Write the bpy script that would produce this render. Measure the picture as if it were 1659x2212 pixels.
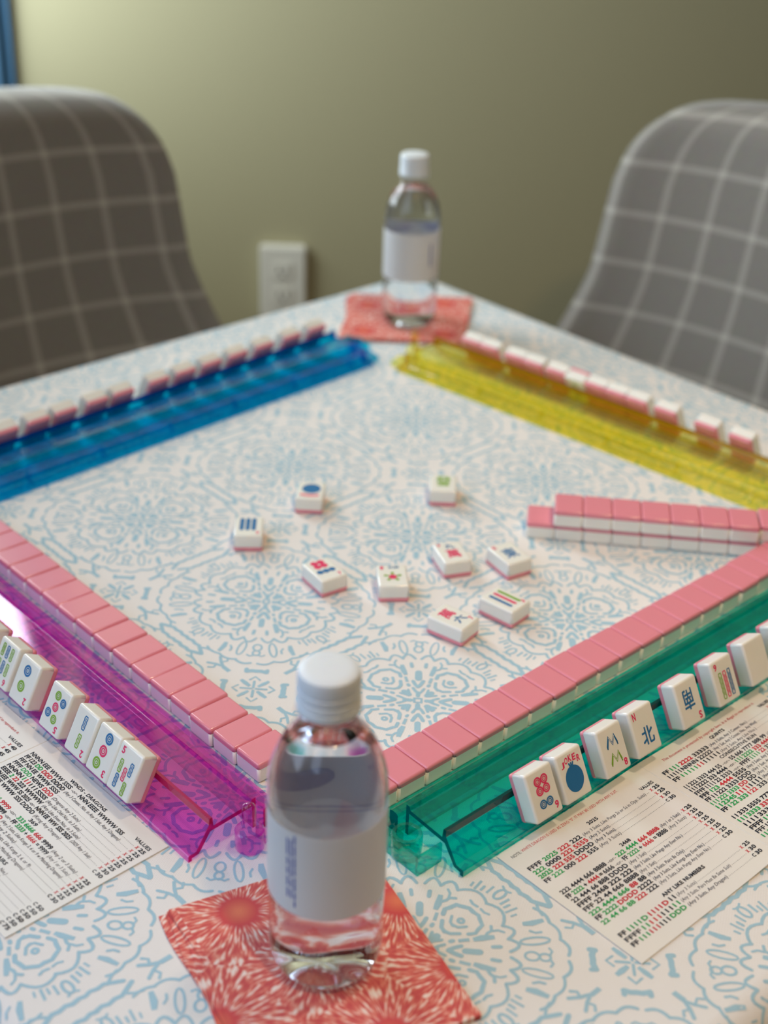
import bpy, bmesh, math, random
from mathutils import Vector, Matrix
random.seed(7)
for o in list(bpy.data.objects): bpy.data.objects.remove(o)
S = bpy.context.scene
COL = S.collection
MM = 0.001
TZ = 0.75                      # table height (m); all table coordinates below are in mm on the table top

# ------------------------------------------------------------------ camera
YAW, PITCH, ROLL = 0.749056, 0.502303, 0.033821
CAMH = 549.41
FW = Vector((math.sin(YAW)*math.cos(PITCH), math.cos(YAW)*math.cos(PITCH), -math.sin(PITCH)))
R0 = Vector((math.cos(YAW), -math.sin(YAW), 0)); U0 = R0.cross(FW)
RT = R0*math.cos(ROLL)+U0*math.sin(ROLL); UP = -R0*math.sin(ROLL)+U0*math.cos(ROLL)
cd = bpy.data.cameras.new('camera'); cam = bpy.data.objects.new('camera', cd); COL.objects.link(cam)
cd.sensor_fit = 'VERTICAL'; cd.sensor_height = 36.0; cd.lens = 3059.28/2212*36
cd.clip_start = 0.02; cd.clip_end = 50
cam.matrix_world = Matrix(((RT.x, UP.x, -FW.x, 0), (RT.y, UP.y, -FW.y, 0), (RT.z, UP.z, -FW.z, TZ+CAMH*MM), (0, 0, 0, 1)))
cd.dof.use_dof = True; cd.dof.focus_distance = 0.835; cd.dof.aperture_fstop = 4.6
S.camera = cam

# ------------------------------------------------------------------ exposure, world, lamps
S.view_settings.view_transform = 'Standard'; S.view_settings.look = 'None'
S.view_settings.exposure = 0.0; S.view_settings.gamma = 1.0; S.view_settings.use_curve_mapping = False
S.cycles.use_denoising = True
S.cycles.max_bounces = 14; S.cycles.transparent_max_bounces = 24; S.cycles.transmission_bounces = 10
S.cycles.sample_clamp_indirect = 6.0
w = bpy.data.worlds.new('room_world'); S.world = w; w.use_nodes = True
w.node_tree.nodes['Background'].inputs[0].default_value = (1.0, 0.78, 0.55, 1)
w.node_tree.nodes['Background'].inputs[1].default_value = 0.01
VH = Vector((math.sin(YAW), math.cos(YAW), 0)); VL = Vector((-math.cos(YAW), math.sin(YAW), 0))
def room(d, l, z):             # d = metres ahead of the photographer, l = metres to the left, z above the floor
    return VH*d + VL*l + Vector((0, 0, z))
def area(name, loc, target, sx, sy, power, color, spread=180):
    l = bpy.data.lights.new(name, 'AREA'); l.shape = 'RECTANGLE'; l.size = sx; l.size_y = sy
    l.energy = power; l.color = color; l.spread = math.radians(spread)
    o = bpy.data.objects.new(name, l); COL.objects.link(o); o.location = loc
    o.rotation_euler = (Vector(target)-Vector(loc)).to_track_quat('-Z', 'Y').to_euler(); return o
# daylight through the two windows in the left wall, then an added cool fill
area('window_and_fill_light', room(1.75, 0.71, 1.50), room(1.75, 0.0, 1.50), 0.50, 1.2, 19.5, (0.84, 0.95, 1.0))
area('window_and_fill_light', room(0.36, 0.71, 1.50), room(0.42, 0.0, 1.0), 0.80, 1.2, 4.3, (0.60, 0.76, 1.0), 125)
area('window_and_fill_light', room(-0.85, 0.71, 1.75), room(-0.1, 0.05, 1.1), 0.8, 0.9, 2.5, (0.5, 0.7, 1.0), 150)  # added cool fill from behind left, with no window opening of its own
# warm ceiling downlights
def downlight(d, l, p, td, tl, spread=90, col=(1.0, 0.74, 0.48)):
    ld = bpy.data.lights.new('ceiling_downlight', 'AREA'); ld.shape = 'DISK'; ld.size = 0.14; ld.energy = p
    ld.spread = math.radians(spread); ld.color = col
    lo = bpy.data.objects.new('ceiling_downlight', ld); COL.objects.link(lo); lo.location = room(d, l, 2.47)
    lo.rotation_euler = (room(td, tl, 0.75)-lo.location).to_track_quat('-Z', 'Y').to_euler()
downlight(0.75, -0.5, 2.0, 0.95, -0.35, 85, (1.0, 0.74, 0.48))
downlight(-0.25, -0.5, 2.15, 0.65, -0.15, 80, (1.0, 0.68, 0.32))

# ------------------------------------------------------------------ material helpers
def lin(r, g, b):
    f = lambda c: (c/255/12.92) if c/255 <= 0.04045 else ((c/255+0.055)/1.055)**2.4
    return (f(r), f(g), f(b), 1)
def new_mat(name):
    m = bpy.data.materials.new(name); m.use_nodes = True
    return m, m.node_tree, m.node_tree.nodes['Principled BSDF']
def plain(name, col, rough=0.5, spec=0.5, coat=0.0, sss=0.0, srad=0.003, bump=0.0, bscale=300, metal=0):
    m, t, p = new_mat(name)
    p.inputs['Base Color'].default_value = col; p.inputs['Roughness'].default_value = rough
    p.inputs['Specular IOR Level'].default_value = spec; p.inputs['Coat Weight'].default_value = coat
    p.inputs['Coat Roughness'].default_value = 0.06; p.inputs['Metallic'].default_value = metal
    if sss:
        p.inputs['Subsurface Weight'].default_value = sss; p.inputs['Subsurface Radius'].default_value = (1, .8, .7)
        p.inputs['Subsurface Scale'].default_value = srad
    # a little procedural mottling so nothing is dead flat
    tc = t.nodes.new('ShaderNodeTexCoord'); n = t.nodes.new('ShaderNodeTexNoise'); n.inputs['Scale'].default_value = bscale
    t.links.new(tc.outputs['Object'], n.inputs['Vector'])
    mx = t.nodes.new('ShaderNodeMixRGB'); mx.blend_type = 'MULTIPLY'; mx.inputs[0].default_value = 0.06
    mx.inputs[1].default_value = col; t.links.new(n.outputs['Color'], mx.inputs[2]); t.links.new(mx.outputs[0], p.inputs['Base Color'])
    if bump:
        b = t.nodes.new('ShaderNodeBump'); b.inputs['Strength'].default_value = bump; b.inputs['Distance'].default_value = 0.0005
        t.links.new(n.outputs['Fac'], b.inputs['Height']); t.links.new(b.outputs[0], p.inputs['Normal'])
    return m
def tinted(name, tint, refl=(1, 1, 1, 1), base=0.045, rough=0.04, glow=None):
    """dyed clear plastic: each surface tints what is behind it and mirrors by Fresnel"""
    m = bpy.data.materials.new(name); m.use_nodes = True; t = m.node_tree; t.nodes.clear()
    out = t.nodes.new('ShaderNodeOutputMaterial'); tr = t.nodes.new('ShaderNodeBsdfTransparent'); tr.inputs[0].default_value = tint
    gl = t.nodes.new('ShaderNodeBsdfGlossy'); gl.inputs['Color'].default_value = refl; gl.inputs['Roughness'].default_value = rough
    lw = t.nodes.new('ShaderNodeLayerWeight'); lw.inputs[0].default_value = 0.5
    pw = t.nodes.new('ShaderNodeMath'); pw.operation = 'POWER'; pw.inputs[1].default_value = 4.0
    ma = t.nodes.new('ShaderNodeMath'); ma.operation = 'MULTIPLY_ADD'; ma.inputs[1].default_value = 1-base; ma.inputs[2].default_value = base
    t.links.new(lw.outputs['Facing'], pw.inputs[0]); t.links.new(pw.outputs[0], ma.inputs[0])
    mix = t.nodes.new('ShaderNodeMixShader'); t.links.new(ma.outputs[0], mix.inputs[0])
    src = tr.outputs[0]
    if glow:                   # body colour of the dye (scatters a little light)
        df = t.nodes.new('ShaderNodeBsdfDiffuse'); df.inputs[0].default_value = glow[0]
        m2 = t.nodes.new('ShaderNodeMixShader'); m2.inputs[0].default_value = glow[1]
        t.links.new(tr.outputs[0], m2.inputs[1]); t.links.new(df.outputs[0], m2.inputs[2]); src = m2.outputs[0]
    t.links.new(src, mix.inputs[1]); t.links.new(gl.outputs[0], mix.inputs[2]); t.links.new(mix.outputs[0], out.inputs[0])
    return m

M = {}
# wall paint
m, t, p = new_mat('olive_wall_paint'); M['wall'] = m
p.inputs['Base Color'].default_value = (0.385, 0.352, 0.212, 1); p.inputs['Roughness'].default_value = 0.75
tc = t.nodes.new('ShaderNodeTexCoord'); n = t.nodes.new('ShaderNodeTexNoise'); n.inputs['Scale'].default_value = 220
b = t.nodes.new('ShaderNodeBump'); b.inputs['Strength'].default_value = 0.15; b.inputs['Distance'].default_value = 0.001
t.links.new(tc.outputs['Object'], n.inputs['Vector']); t.links.new(n.outputs['Fac'], b.inputs['Height']); t.links.new(b.outputs[0], p.inputs['Normal'])
M['ceiling'] = plain('white_ceiling_paint', (0.75, 0.73, 0.68, 1), 0.9)
M['floor'] = plain('brown_wood_floor', (0.16, 0.10, 0.06, 1), 0.4, bscale=8)
M['white_trim'] = plain('white_trim_paint', (0.8, 0.8, 0.78, 1), 0.4)
M['navy'] = plain('navy_curtain_cloth', (0.04, 0.11, 0.19, 1), 0.9)
M['plate'] = plain('white_switch_plastic', (0.72, 0.70, 0.62, 1), 0.35)
M['dark'] = plain('dark_slot', (0.02, 0.02, 0.02, 1), 0.6)
M['wood'] = plain('dark_chair_wood', (0.05, 0.03, 0.02, 1), 0.4)
# table cloth
m, t, p = new_mat('white_woven_cotton'); M['cloth'] = m
p.inputs['Roughness'].default_value = 0.95; p.inputs['Specular IOR Level'].default_value = 0.1
def weave(t, p, base, dark, amt=0.4, freq=620):
    tc = t.nodes.new('ShaderNodeTexCoord'); mp = t.nodes.new('ShaderNodeMapping'); mp.inputs['Rotation'].default_value = (0, 0, math.radians(0))
    t.links.new(tc.outputs['Object'], mp.inputs['Vector'])
    w1 = t.nodes.new('ShaderNodeTexWave'); w1.wave_type = 'BANDS'; w1.bands_direction = 'DIAGONAL'; w1.inputs['Scale'].default_value = freq*0.62; w1.inputs['Distortion'].default_value = 0.6
    w2 = t.nodes.new('ShaderNodeTexWave'); w2.wave_type = 'BANDS'; w2.bands_direction = 'X'; w2.inputs['Scale'].default_value = freq*0.5; w2.inputs['Distortion'].default_value = 0.4
    mu = t.nodes.new('ShaderNodeMath'); mu.operation = 'MULTIPLY'
    for ww in (w1, w2): t.links.new(mp.outputs[0], ww.inputs['Vector'])
    t.links.new(w1.outputs['Fac'], mu.inputs[0]); t.links.new(w2.outputs['Fac'], mu.inputs[1])
    mx = t.nodes.new('ShaderNodeMixRGB'); mx.inputs[1].default_value = base; mx.inputs[2].default_value = dark
    sc = t.nodes.new('ShaderNodeMath'); sc.operation = 'MULTIPLY'; sc.inputs[1].default_value = amt
    t.links.new(mu.outputs[0], sc.inputs[0]); t.links.new(sc.outputs[0], mx.inputs[0]); t.links.new(mx.outputs[0], p.inputs['Base Color'])
    n = t.nodes.new('ShaderNodeTexNoise'); n.inputs['Scale'].default_value = 9; n.inputs['Detail'].default_value = 2
    t.links.new(tc.outputs['Object'], n.inputs['Vector'])
    b2 = t.nodes.new('ShaderNodeBump'); b2.inputs['Strength'].default_value = 0.35; b2.inputs['Distance'].default_value = 0.006
    t.links.new(n.outputs['Fac'], b2.inputs['Height'])
    b1 = t.nodes.new('ShaderNodeBump'); b1.inputs['Strength'].default_value = 0.4; b1.inputs['Distance'].default_value = 0.0003
    t.links.new(mu.outputs[0], b1.inputs['Height']); t.links.new(b2.outputs[0], b1.inputs['Normal']); t.links.new(b1.outputs[0], p.inputs['Normal'])
weave(t, p, (0.80, 0.78, 0.77, 1), (0.60, 0.58, 0.60, 1))
m, t, p = new_mat('light_blue_block_print'); M['print'] = m
p.inputs['Roughness'].default_value = 0.95; p.inputs['Specular IOR Level'].default_value = 0.1
weave(t, p, (0.34, 0.54, 0.66, 1), (0.54, 0.66, 0.72, 1), 0.45)
# tiles
M['ivory'] = plain('glossy_white_acrylic', (0.88, 0.87, 0.82, 1), 0.14, 0.5, 0.3, sss=0.35, srad=0.003, bscale=60)
M['pink'] = plain('glossy_pink_acrylic', (0.80, 0.27, 0.34, 1), 0.22, 0.5, 0.25, bscale=60)
M['epink'] = plain('engraved_pink_paint', (0.78, 0.03, 0.14, 1), 0.5)
M['eblue'] = plain('engraved_blue_paint', (0.015, 0.16, 0.40, 1), 0.5)
M['egreen'] = plain('engraved_green_paint', (0.22, 0.42, 0.03, 1), 0.5)
# racks : tray tint, denser cut edges
RK = {'magenta': ((0.94, 0.58, 0.91, 1), (0.84, 0.04, 0.30, 1), (0.7, 0.02, 0.22, 1)),
      'teal': ((0.04, 0.88, 0.83, 1), (0.0, 0.25, 0.30, 1), (0.0, 0.14, 0.15, 1)),
      'blue': ((0.06, 0.82, 0.96, 1), (0.0, 0.26, 0.72, 1), (0.0, 0.16, 0.55, 1)),
      'yellow': ((0.995, 0.975, 0.56, 1), (0.86, 0.60, 0.04, 1), (0.6, 0.40, 0.01, 1))}
for k, (a, e, g) in RK.items():
    M[k] = tinted(k+'_clear_plastic', a, glow=(g, 0.03))
    M[k+'_edge'] = tinted(k+'_plastic_cut_edge', e, refl=(0.15+0.85*e[0], 0.15+0.85*e[1], 0.15+0.85*e[2], 1), base=0.015, glow=(g, 0.45), rough=0.1)
# bottle
M['pet'] = tinted('clear_bottle_plastic', (0.97, 0.98, 0.99, 1), base=0.05, rough=0.03)
m, t, p = new_mat('bottled_water'); M['water'] = m
p.inputs['Transmission Weight'].default_value = 1.0; p.inputs['IOR'].default_value = 1.30; p.inputs['Roughness'].default_value = 0.0
p.inputs['Base Color'].default_value = (0.96, 0.98, 1.0, 1)
m = bpy.data.materials.new('white_film_label'); m.use_nodes = True; M['label'] = m; t = m.node_tree; p = t.nodes['Principled BSDF']
p.inputs['Base Color'].default_value = (0.82, 0.82, 0.83, 1); p.inputs['Roughness'].default_value = 0.35
tl_ = t.nodes.new('ShaderNodeBsdfTranslucent'); tl_.inputs[0].default_value = (0.80, 0.79, 0.82, 1)
nz = t.nodes.new('ShaderNodeTexNoise'); nz.inputs['Scale'].default_value = 40; mr = t.nodes.new('ShaderNodeMapRange'); mr.inputs['To Min'].default_value = 0.18; mr.inputs['To Max'].default_value = 0.26
mxs = t.nodes.new('ShaderNodeMixShader'); t.links.new(nz.outputs['Fac'], mr.inputs['Value']); t.links.new(mr.outputs[0], mxs.inputs[0]); t.links.new(p.outputs[0], mxs.inputs[1]); t.links.new(tl_.outputs[0], mxs.inputs[2])
t.links.new(mxs.outputs[0], t.nodes['Material Output'].inputs[0])
M['label_ink'] = plain('blue_label_ink', (0.12, 0.16, 0.45, 1), 0.5)
M['label_back'] = plain('lavender_label_print', (0.55, 0.55, 0.70, 1), 0.6)
M['cap'] = plain('white_bottle_cap', (0.74, 0.79, 0.84, 1), 0.45, sss=0.2, srad=0.002)
# card
M['paper'] = plain('coated_white_card', (0.80, 0.775, 0.75, 1), 0.5, 0.3, bscale=20)
M['ink_black'] = plain('black_ink', (0.02, 0.025, 0.04, 1), 0.7, 0.2)
M['ink_grey'] = plain('grey_ink', (0.05, 0.05, 0.08, 1), 0.7, 0.2)
M['ink_red'] = plain('red_ink', (0.60, 0.03, 0.05, 1), 0.7, 0.2)
M['ink_green'] = plain('green_ink', (0.02, 0.36, 0.10, 1), 0.7, 0.2)
# napkin : sea urchin starbursts in coral
def napkin_mat(name, scale, seed):
    m, t, p = new_mat(name); L = t.links.new; N = t.nodes.new
    p.inputs['Roughness'].default_value = 0.95; p.inputs['Specular IOR Level'].default_value = 0.1
    tc = N('ShaderNodeTexCoord'); mp = N('ShaderNodeMapping'); mp.inputs['Location'].default_value = seed; mp.inputs['Scale'].default_value = (1, 1, 0)
    L(tc.outputs['Object'], mp.inputs['Vector'])
    v = N('ShaderNodeTexVoronoi'); v.voronoi_dimensions = '2D'; v.inputs['Scale'].default_value = scale; v.inputs['Randomness'].default_value = 0.25
    L(mp.outputs[0], v.inputs['Vector'])
    sub = N('ShaderNodeVectorMath'); sub.operation = 'SUBTRACT'; L(mp.outputs[0], sub.inputs[0]); L(v.outputs['Position'], sub.inputs[1])
    sx = N('ShaderNodeSeparateXYZ'); L(sub.outputs[0], sx.inputs[0])
    at = N('ShaderNodeMath'); at.operation = 'ARCTAN2'; L(sx.outputs['Y'], at.inputs[0]); L(sx.outputs['X'], at.inputs[1])
    cb = N('ShaderNodeCombineXYZ')
    a9 = N('ShaderNodeMath'); a9.operation = 'MULTIPLY'; a9.inputs[1].default_value = 9.0; L(at.outputs[0], a9.inputs[0]); L(a9.outputs[0], cb.inputs['X'])
    dr = N('ShaderNodeMath'); dr.operation = 'MULTIPLY'; dr.inputs[1].default_value = 4.6; L(v.outputs['Distance'], dr.inputs[0]); L(dr.outputs[0], cb.inputs['Y'])
    ns = N('ShaderNodeTexNoise'); ns.noise_dimensions = '2D'; ns.inputs['Scale'].default_value = 1.6; ns.inputs['Detail'].default_value = 1.5; L(cb.outputs[0], ns.inputs['Vector'])
    rp = N('ShaderNodeValToRGB'); e = rp.color_ramp.elements
    e[0].position = 0.36; e[0].color = (0.58, 0.10, 0.10, 1); e[1].position = 0.70; e[1].color = (0.86, 0.70, 0.64, 1)
    k = rp.color_ramp.elements.new(0.50); k.color = (0.68, 0.17, 0.14, 1)
    k = rp.color_ramp.elements.new(0.58); k.color = (0.76, 0.32, 0.25, 1)
    L(ns.outputs['Fac'], rp.inputs[0])
    rc = N('ShaderNodeValToRGB'); e = rc.color_ramp.elements        # heart of each burst
    e[0].position = 0.02; e[0].color = (0.74, 0.20, 0.12, 1); e[1].position = 0.18; e[1].color = (0.60, 0.08, 0.09, 1)
    L(v.outputs['Distance'], rc.inputs[0])
    fc = N('ShaderNodeMapRange'); fc.inputs['From Min'].default_value = 0.17; fc.inputs['From Max'].default_value = 0.24; L(v.outputs['Distance'], fc.inputs['Value'])
    mx = N('ShaderNodeMixRGB'); L(fc.outputs[0], mx.inputs[0]); L(rc.outputs[0], mx.inputs[1]); L(rp.outputs[0], mx.inputs[2])
    L(mx.outputs[0], p.inputs['Base Color'])
    n2 = N('ShaderNodeTexNoise'); n2.inputs['Scale'].default_value = 900; L(tc.outputs['Object'], n2.inputs['Vector'])
    b = N('ShaderNodeBump'); b.inputs['Strength'].default_value = 0.5; b.inputs['Distance'].default_value = 0.0004
    L(n2.outputs['Fac'], b.inputs['Height']); L(b.outputs[0], p.inputs['Normal'])
    return m
M['napkin'] = napkin_mat('coral_urchin_cotton', 17.5, (0.014, 0.006, 0))
# plaid upholstery (UV in metres)
def plaid(name, base, line, seed):
    m, t, p = new_mat(name); L = t.links.new; N = t.nodes.new
    p.inputs['Roughness'].default_value = 0.95; p.inputs['Specular IOR Level'].default_value = 0.12; p.inputs['Sheen Weight'].default_value = 0.4
    uv = N('ShaderNodeUVMap'); sp = N('ShaderNodeSeparateXYZ'); L(uv.outputs[0], sp.inputs[0])
    def band(sock, period, width, off):
        a = N('ShaderNodeMath'); a.operation = 'ADD'; a.inputs[1].default_value = off; L(sock, a.inputs[0])
        f = N('ShaderNodeMath'); f.operation = 'PINGPONG'; f.inputs[1].default_value = period/2; L(a.outputs[0], f.inputs[0])
        r = N('ShaderNodeMapRange'); r.inputs['From Min'].default_value = width*0.45; r.inputs['From Max'].default_value = width*0.75
        r.inputs['To Min'].default_value = 1; r.inputs['To Max'].default_value = 0; L(f.outputs[0], r.inputs['Value']); return r.outputs[0]
    b1 = band(sp.outputs['X'], 0.054, 0.0062, seed); b2 = band(sp.outputs['Y'], 0.0545, 0.0055, seed*0.7)
    ad = N('ShaderNodeMath'); ad.operation = 'ADD'; ad.use_clamp = False; L(b1, ad.inputs[0]); L(b2, ad.inputs[1])
    sc = N('ShaderNodeMath'); sc.operation = 'MULTIPLY'; sc.inputs[1].default_value = 0.5; L(ad.outputs[0], sc.inputs[0])
    n = N('ShaderNodeTexNoise'); n.inputs['Scale'].default_value = 260; L(uv.outputs[0], n.inputs['Vector'])
    n2 = N('ShaderNodeMixRGB'); n2.blend_type = 'MULTIPLY'; n2.inputs[0].default_value = 0.3; n2.inputs[1].default_value = base; L(n.outputs['Color'], n2.inputs[2])
    mx = N('ShaderNodeMixRGB'); L(sc.outputs[0], mx.inputs[0]); L(n2.outputs[0], mx.inputs[1]); mx.inputs[2].default_value = line
    L(mx.outputs[0], p.inputs['Base Color'])
    b = N('ShaderNodeBump'); b.inputs['Strength'].default_value = 0.3; b.inputs['Distance'].default_value = 0.001; L(n.outputs['Fac'], b.inputs['Height']); L(b.outputs[0], p.inputs['Normal'])
    return m
M['plaid'] = plaid('grey_windowpane_plaid', (0.245, 0.23, 0.21, 1), (0.43, 0.41, 0.375, 1), 0.01)

# ------------------------------------------------------------------ mesh helpers (mm in, m out)
def tag(o, label=None, cat=None, group=None, kind=None):
    if label: o['label'] = label
    if cat: o['category'] = cat
    if group: o['group'] = group
    if kind: o['kind'] = kind
    return o
def empty(name, loc=(0, 0, 0), rot=None):
    o = bpy.data.objects.new(name, None); COL.objects.link(o); o.empty_display_size = 0.01
    o.location = (loc[0]*MM, loc[1]*MM, TZ+loc[2]*MM)
    if rot is not None: o.rotation_euler = rot
    return o
def mesh_obj(name, verts, faces, mats, fm=None, parent=None, loc=None, smooth=False, recalc=False, scale=MM):
    me = bpy.data.meshes.new(name)
    me.from_pydata([(v[0]*scale, v[1]*scale, v[2]*scale) for v in verts], [], faces)
    for mm in (mats if isinstance(mats, (list, tuple)) else [mats]): me.materials.append(mm)
    if fm: me.polygons.foreach_set('material_index', fm)
    if recalc:
        bm = bmesh.new(); bm.from_mesh(me); bmesh.ops.recalc_face_normals(bm, faces=bm.faces); bm.to_mesh(me); bm.free()
    if smooth:
        me.polygons.foreach_set('use_smooth', [True]*len(me.polygons)); me.set_sharp_from_angle(angle=math.radians(40))
    me.update()
    o = bpy.data.objects.new(name, me); COL.objects.link(o)
    if parent: o.parent = parent
    if loc: o.location = (loc[0]*MM, loc[1]*MM, (0 if parent else TZ)+loc[2]*MM)
    return o
def box_geo(x0, x1, y0, y1, z0, z1):
    v = [(x, y, z) for z in (z0, z1) for y in (y0, y1) for x in (x0, x1)]
    f = [(0, 2, 3, 1), (4, 5, 7, 6), (0, 1, 5, 4), (2, 6, 7, 3), (0, 4, 6, 2), (1, 3, 7, 5)]
    return v, f
class Geo:
    def __init__(s): s.v = []; s.f = []; s.m = []
    def add(s, v, f, m=0):
        k = len(s.v); s.v += list(v); s.f += [tuple(i+k for i in q) for q in f]; s.m += [m]*len(f)
    def box(s, *a, m=0): s.add(*box_geo(*a), m=m)
    def obj(s, name, mats, parent=None, **k): return mesh_obj(name, s.v, s.f, mats, s.m, parent, **k)
def lathe_geo(prof, n=40, close=False):
    v = []; f = []
    for r, z in prof:
        for i in range(n):
            a = 2*math.pi*i/n; v.append((r*math.cos(a), r*math.sin(a), z))
    for k in range(len(prof)-1):
        for i in range(n):
            j = (i+1) % n; f.append((k*n+i, k*n+j, (k+1)*n+j, (k+1)*n+i))
    return v, f
def bevel_box(name, x, y, z0, z1, r, mats, parent=None, seg=3, cut=None):
    pass

# ------------------------------------------------------------------ flat drawing helper (strokes and letters as thin ink on a surface)
class Ink:
    """2-D strokes, dots and letters; materials by index"""
    def __init__(s): s.v = []; s.f = []; s.m = []; s.lz = []; s.nz = 0
    def pad(s):                 # every mark lies a few microns above the one before, as overprinted ink does
        s.nz = (s.nz+1) % 30; s.lz += [s.nz*0.006]*(len(s.v)-len(s.lz))
    def poly(s, pts, m): k = len(s.v); s.v += pts; s.f.append(tuple(range(k, k+len(pts)))); s.m.append(m); s.pad()
    def stroke(s, pts, wd, m, close=False, taper=False):
        n = len(pts); k = len(s.v)
        for i, p in enumerate(pts):
            a = pts[(i-1) % n] if (close or i > 0) else p; b = pts[(i+1) % n] if (close or i < n-1) else p
            dx, dy = b[0]-a[0], b[1]-a[1]; L = math.hypot(dx, dy) or 1
            ww = wd/2*(1 if not taper else (0.45+0.55*math.sin(math.pi*(i+0.35)/(n-0.3))))
            nx, ny = -dy/L*ww, dx/L*ww
            s.v += [(p[0]+nx, p[1]+ny), (p[0]-nx, p[1]-ny)]
        for i in range(n if close else n-1):
            j = (i+1) % n; s.f.append((k+2*i, k+2*i+1, k+2*j+1, k+2*j)); s.m.append(m)
        s.pad()
        if not close and not taper:                                   # round ends
            for e, q in ((0, 1), (n-1, n-2)):
                px, py = pts[e]; qx, qy = pts[q]; a0 = math.atan2(py-qy, px-qx)
                s.poly([(px+wd/2*math.cos(a0+t), py+wd/2*math.sin(a0+t)) for t in (-1.571, -0.8, 0, 0.8, 1.571)], m)
    def disc(s, x, y, r, m, n=14, sy=1): s.poly([(x+r*math.cos(2*math.pi*i/n), y+r*sy*math.sin(2*math.pi*i/n)) for i in range(n)], m)
    def ring(s, x, y, r, wd, m, n=20, sy=1): s.stroke([(x+r*math.cos(2*math.pi*i/n), y+r*sy*math.sin(2*math.pi*i/n)) for i in range(n)], wd, m, close=True)
TXT = {}
def text_geo(txt, bold=False):
    key = (txt, bold)
    if key in TXT: return TXT[key]
    cu = bpy.data.curves.new('lettering', 'FONT'); cu.body = txt; cu.size = 1.0; cu.resolution_u = 2 if len(txt) > 5 else 3
    cu.dimensions = '2D'; cu.fill_mode = 'FRONT'
    if bold: cu.offset = 0.033; cu.space_character = 1.04
    ob = bpy.data.objects.new('lettering', cu)
    me = bpy.data.meshes.new_from_object(ob)
    v = [(q.co.x, q.co.y) for q in me.vertices]; f = [tuple(pp.vertices) for pp in me.polygons]
    bpy.data.meshes.remove(me); bpy.data.objects.remove(ob); bpy.data.curves.remove(cu)
    x0 = min(q[0] for q in v); x1 = max(q[0] for q in v); y0 = min(q[1] for q in v); y1 = max(q[1] for q in v)
    TXT[key] = (v, f, x0, x1, y0, y1); return TXT[key]
def put_text(ink, txt, x0, x1, y, cap, m, bold=False, shear=0.0, rot=0, fitbox=None):
    """letters from x0 to x1 on baseline y, capital height cap"""
    v, f, a0, a1, b0, b1 = text_geo(txt, bold)
    sx = (x1-x0)/(a1-a0); sy = cap/0.73
    if fitbox: sy = cap/(b1-b0)
    out = []
    for (x, yy) in v:
        if fitbox: yy = yy-b0
        X = (x-a0)*sx; Y = yy*sy; X += Y*shear; out.append((X+x0, Y+y))
    if rot == 180:
        cx, cy = (x0+x1)/2, y+cap/2; out = [(2*cx-q[0], 2*cy-q[1]) for q in out]
    k = len(ink.v); ink.v += out; ink.f += [tuple(i+k for i in q) for q in f]; ink.m += [m]*len(f); ink.pad()
def put_segs(ink, segs, x0, x1, y, cap, bold=True, shear=0.0, gap=0.30):
    """a line of coloured words, scaled to run exactly from x0 to x1"""
    ws = []
    for s_, c in segs:
        g = text_geo(s_, bold and s_ not in ('-or-',)); ws.append(g[3]-g[2])
    tot = sum(ws)+gap*(len(segs)-1); k = (x1-x0)/tot; x = x0
    for (s_, c), wd in zip(segs, ws):
        bb = bold and s_ not in ('-or-',)
        put_text(ink, s_, x, x+wd*k, y, cap if s_ != '-or-' else cap*0.8, c, bb, shear if bb else 0.12); x += (wd+gap)*k

# ================================================================== THE ROOM
WALL_D, LEFT_L = 2.05, 0.70
def room_slab(name, pts, mat, kind='structure'):
    """prism from floor-plan points (d,l) between z0 and z1 (metres)"""
    plan, z0, z1 = pts
    v = [tuple(room(d, l, z)) for z in (z0, z1) for d, l in plan]; n = len(plan)
    f = [tuple(range(n))[::-1], tuple(range(n, 2*n))]+[(i, (i+1) % n, n+(i+1) % n, n+i) for i in range(n)]
    o = mesh_obj(name, v, f, mat, scale=1, recalc=True); o['kind'] = kind; return o
room_slab('wall_back', ([(WALL_D, LEFT_L+.12), (WALL_D, -2.6), (WALL_D+.12, -2.6), (WALL_D+.12, LEFT_L+.12)], 0, 2.5), M['wall'])
# left wall with two window openings
g = Geo()
def wl(d0, d1, z0, z1, l0=None, l1=None):
    l0 = LEFT_L if l0 is None else l0; l1 = LEFT_L+.12 if l1 is None else l1
    v = [tuple(room(d, l, z)) for z in (z0, z1) for d, l in ((d0, l0), (d1, l0), (d1, l1), (d0, l1))]
    return v, [(3, 2, 1, 0), (4, 5, 6, 7), (0, 1, 5, 4), (1, 2, 6, 5), (2, 3, 7, 6), (3, 0, 4, 7)]
WIN = ((-0.06, 0.78), (1.48, 2.0))
for a in ((-0.4, WIN[0][0], 0, 2.5),  (WIN[0][1], WIN[1][0], 0, 2.5), (WIN[1][1], WALL_D, 0, 2.5), (WIN[0][0], WIN[0][1], 0, 0.88), (WIN[0][0], WIN[0][1], 2.12, 2.5),
          (WIN[1][0], WIN[1][1], 0, 0.88), (WIN[1][0], WIN[1][1], 2.12, 2.5)): g.add(*wl(*a))
o = g.obj('wall_left', M['wall'], scale=1, recalc=True); o['kind'] = 'structure'
for wi, (a, b) in enumerate(WIN):
    g = Geo()
    for q in ((a, a+.02, .88, 2.12), (b-.02, b, .88, 2.12), (a+.02, b-.02, .88, .90), (a+.02, b-.02, 2.10, 2.12)): g.add(*wl(*q, LEFT_L+.012, LEFT_L+.04))
    o = g.obj('window_%d' % (wi+1), M['white_trim'], scale=1, recalc=True); o['kind'] = 'structure'
room_slab('floor', ([(-1.6, 2.2), (-1.6, -2.6), (WALL_D+.12, -2.6), (WALL_D+.12, 2.2)], -0.05, 0), M['floor'])
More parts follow.
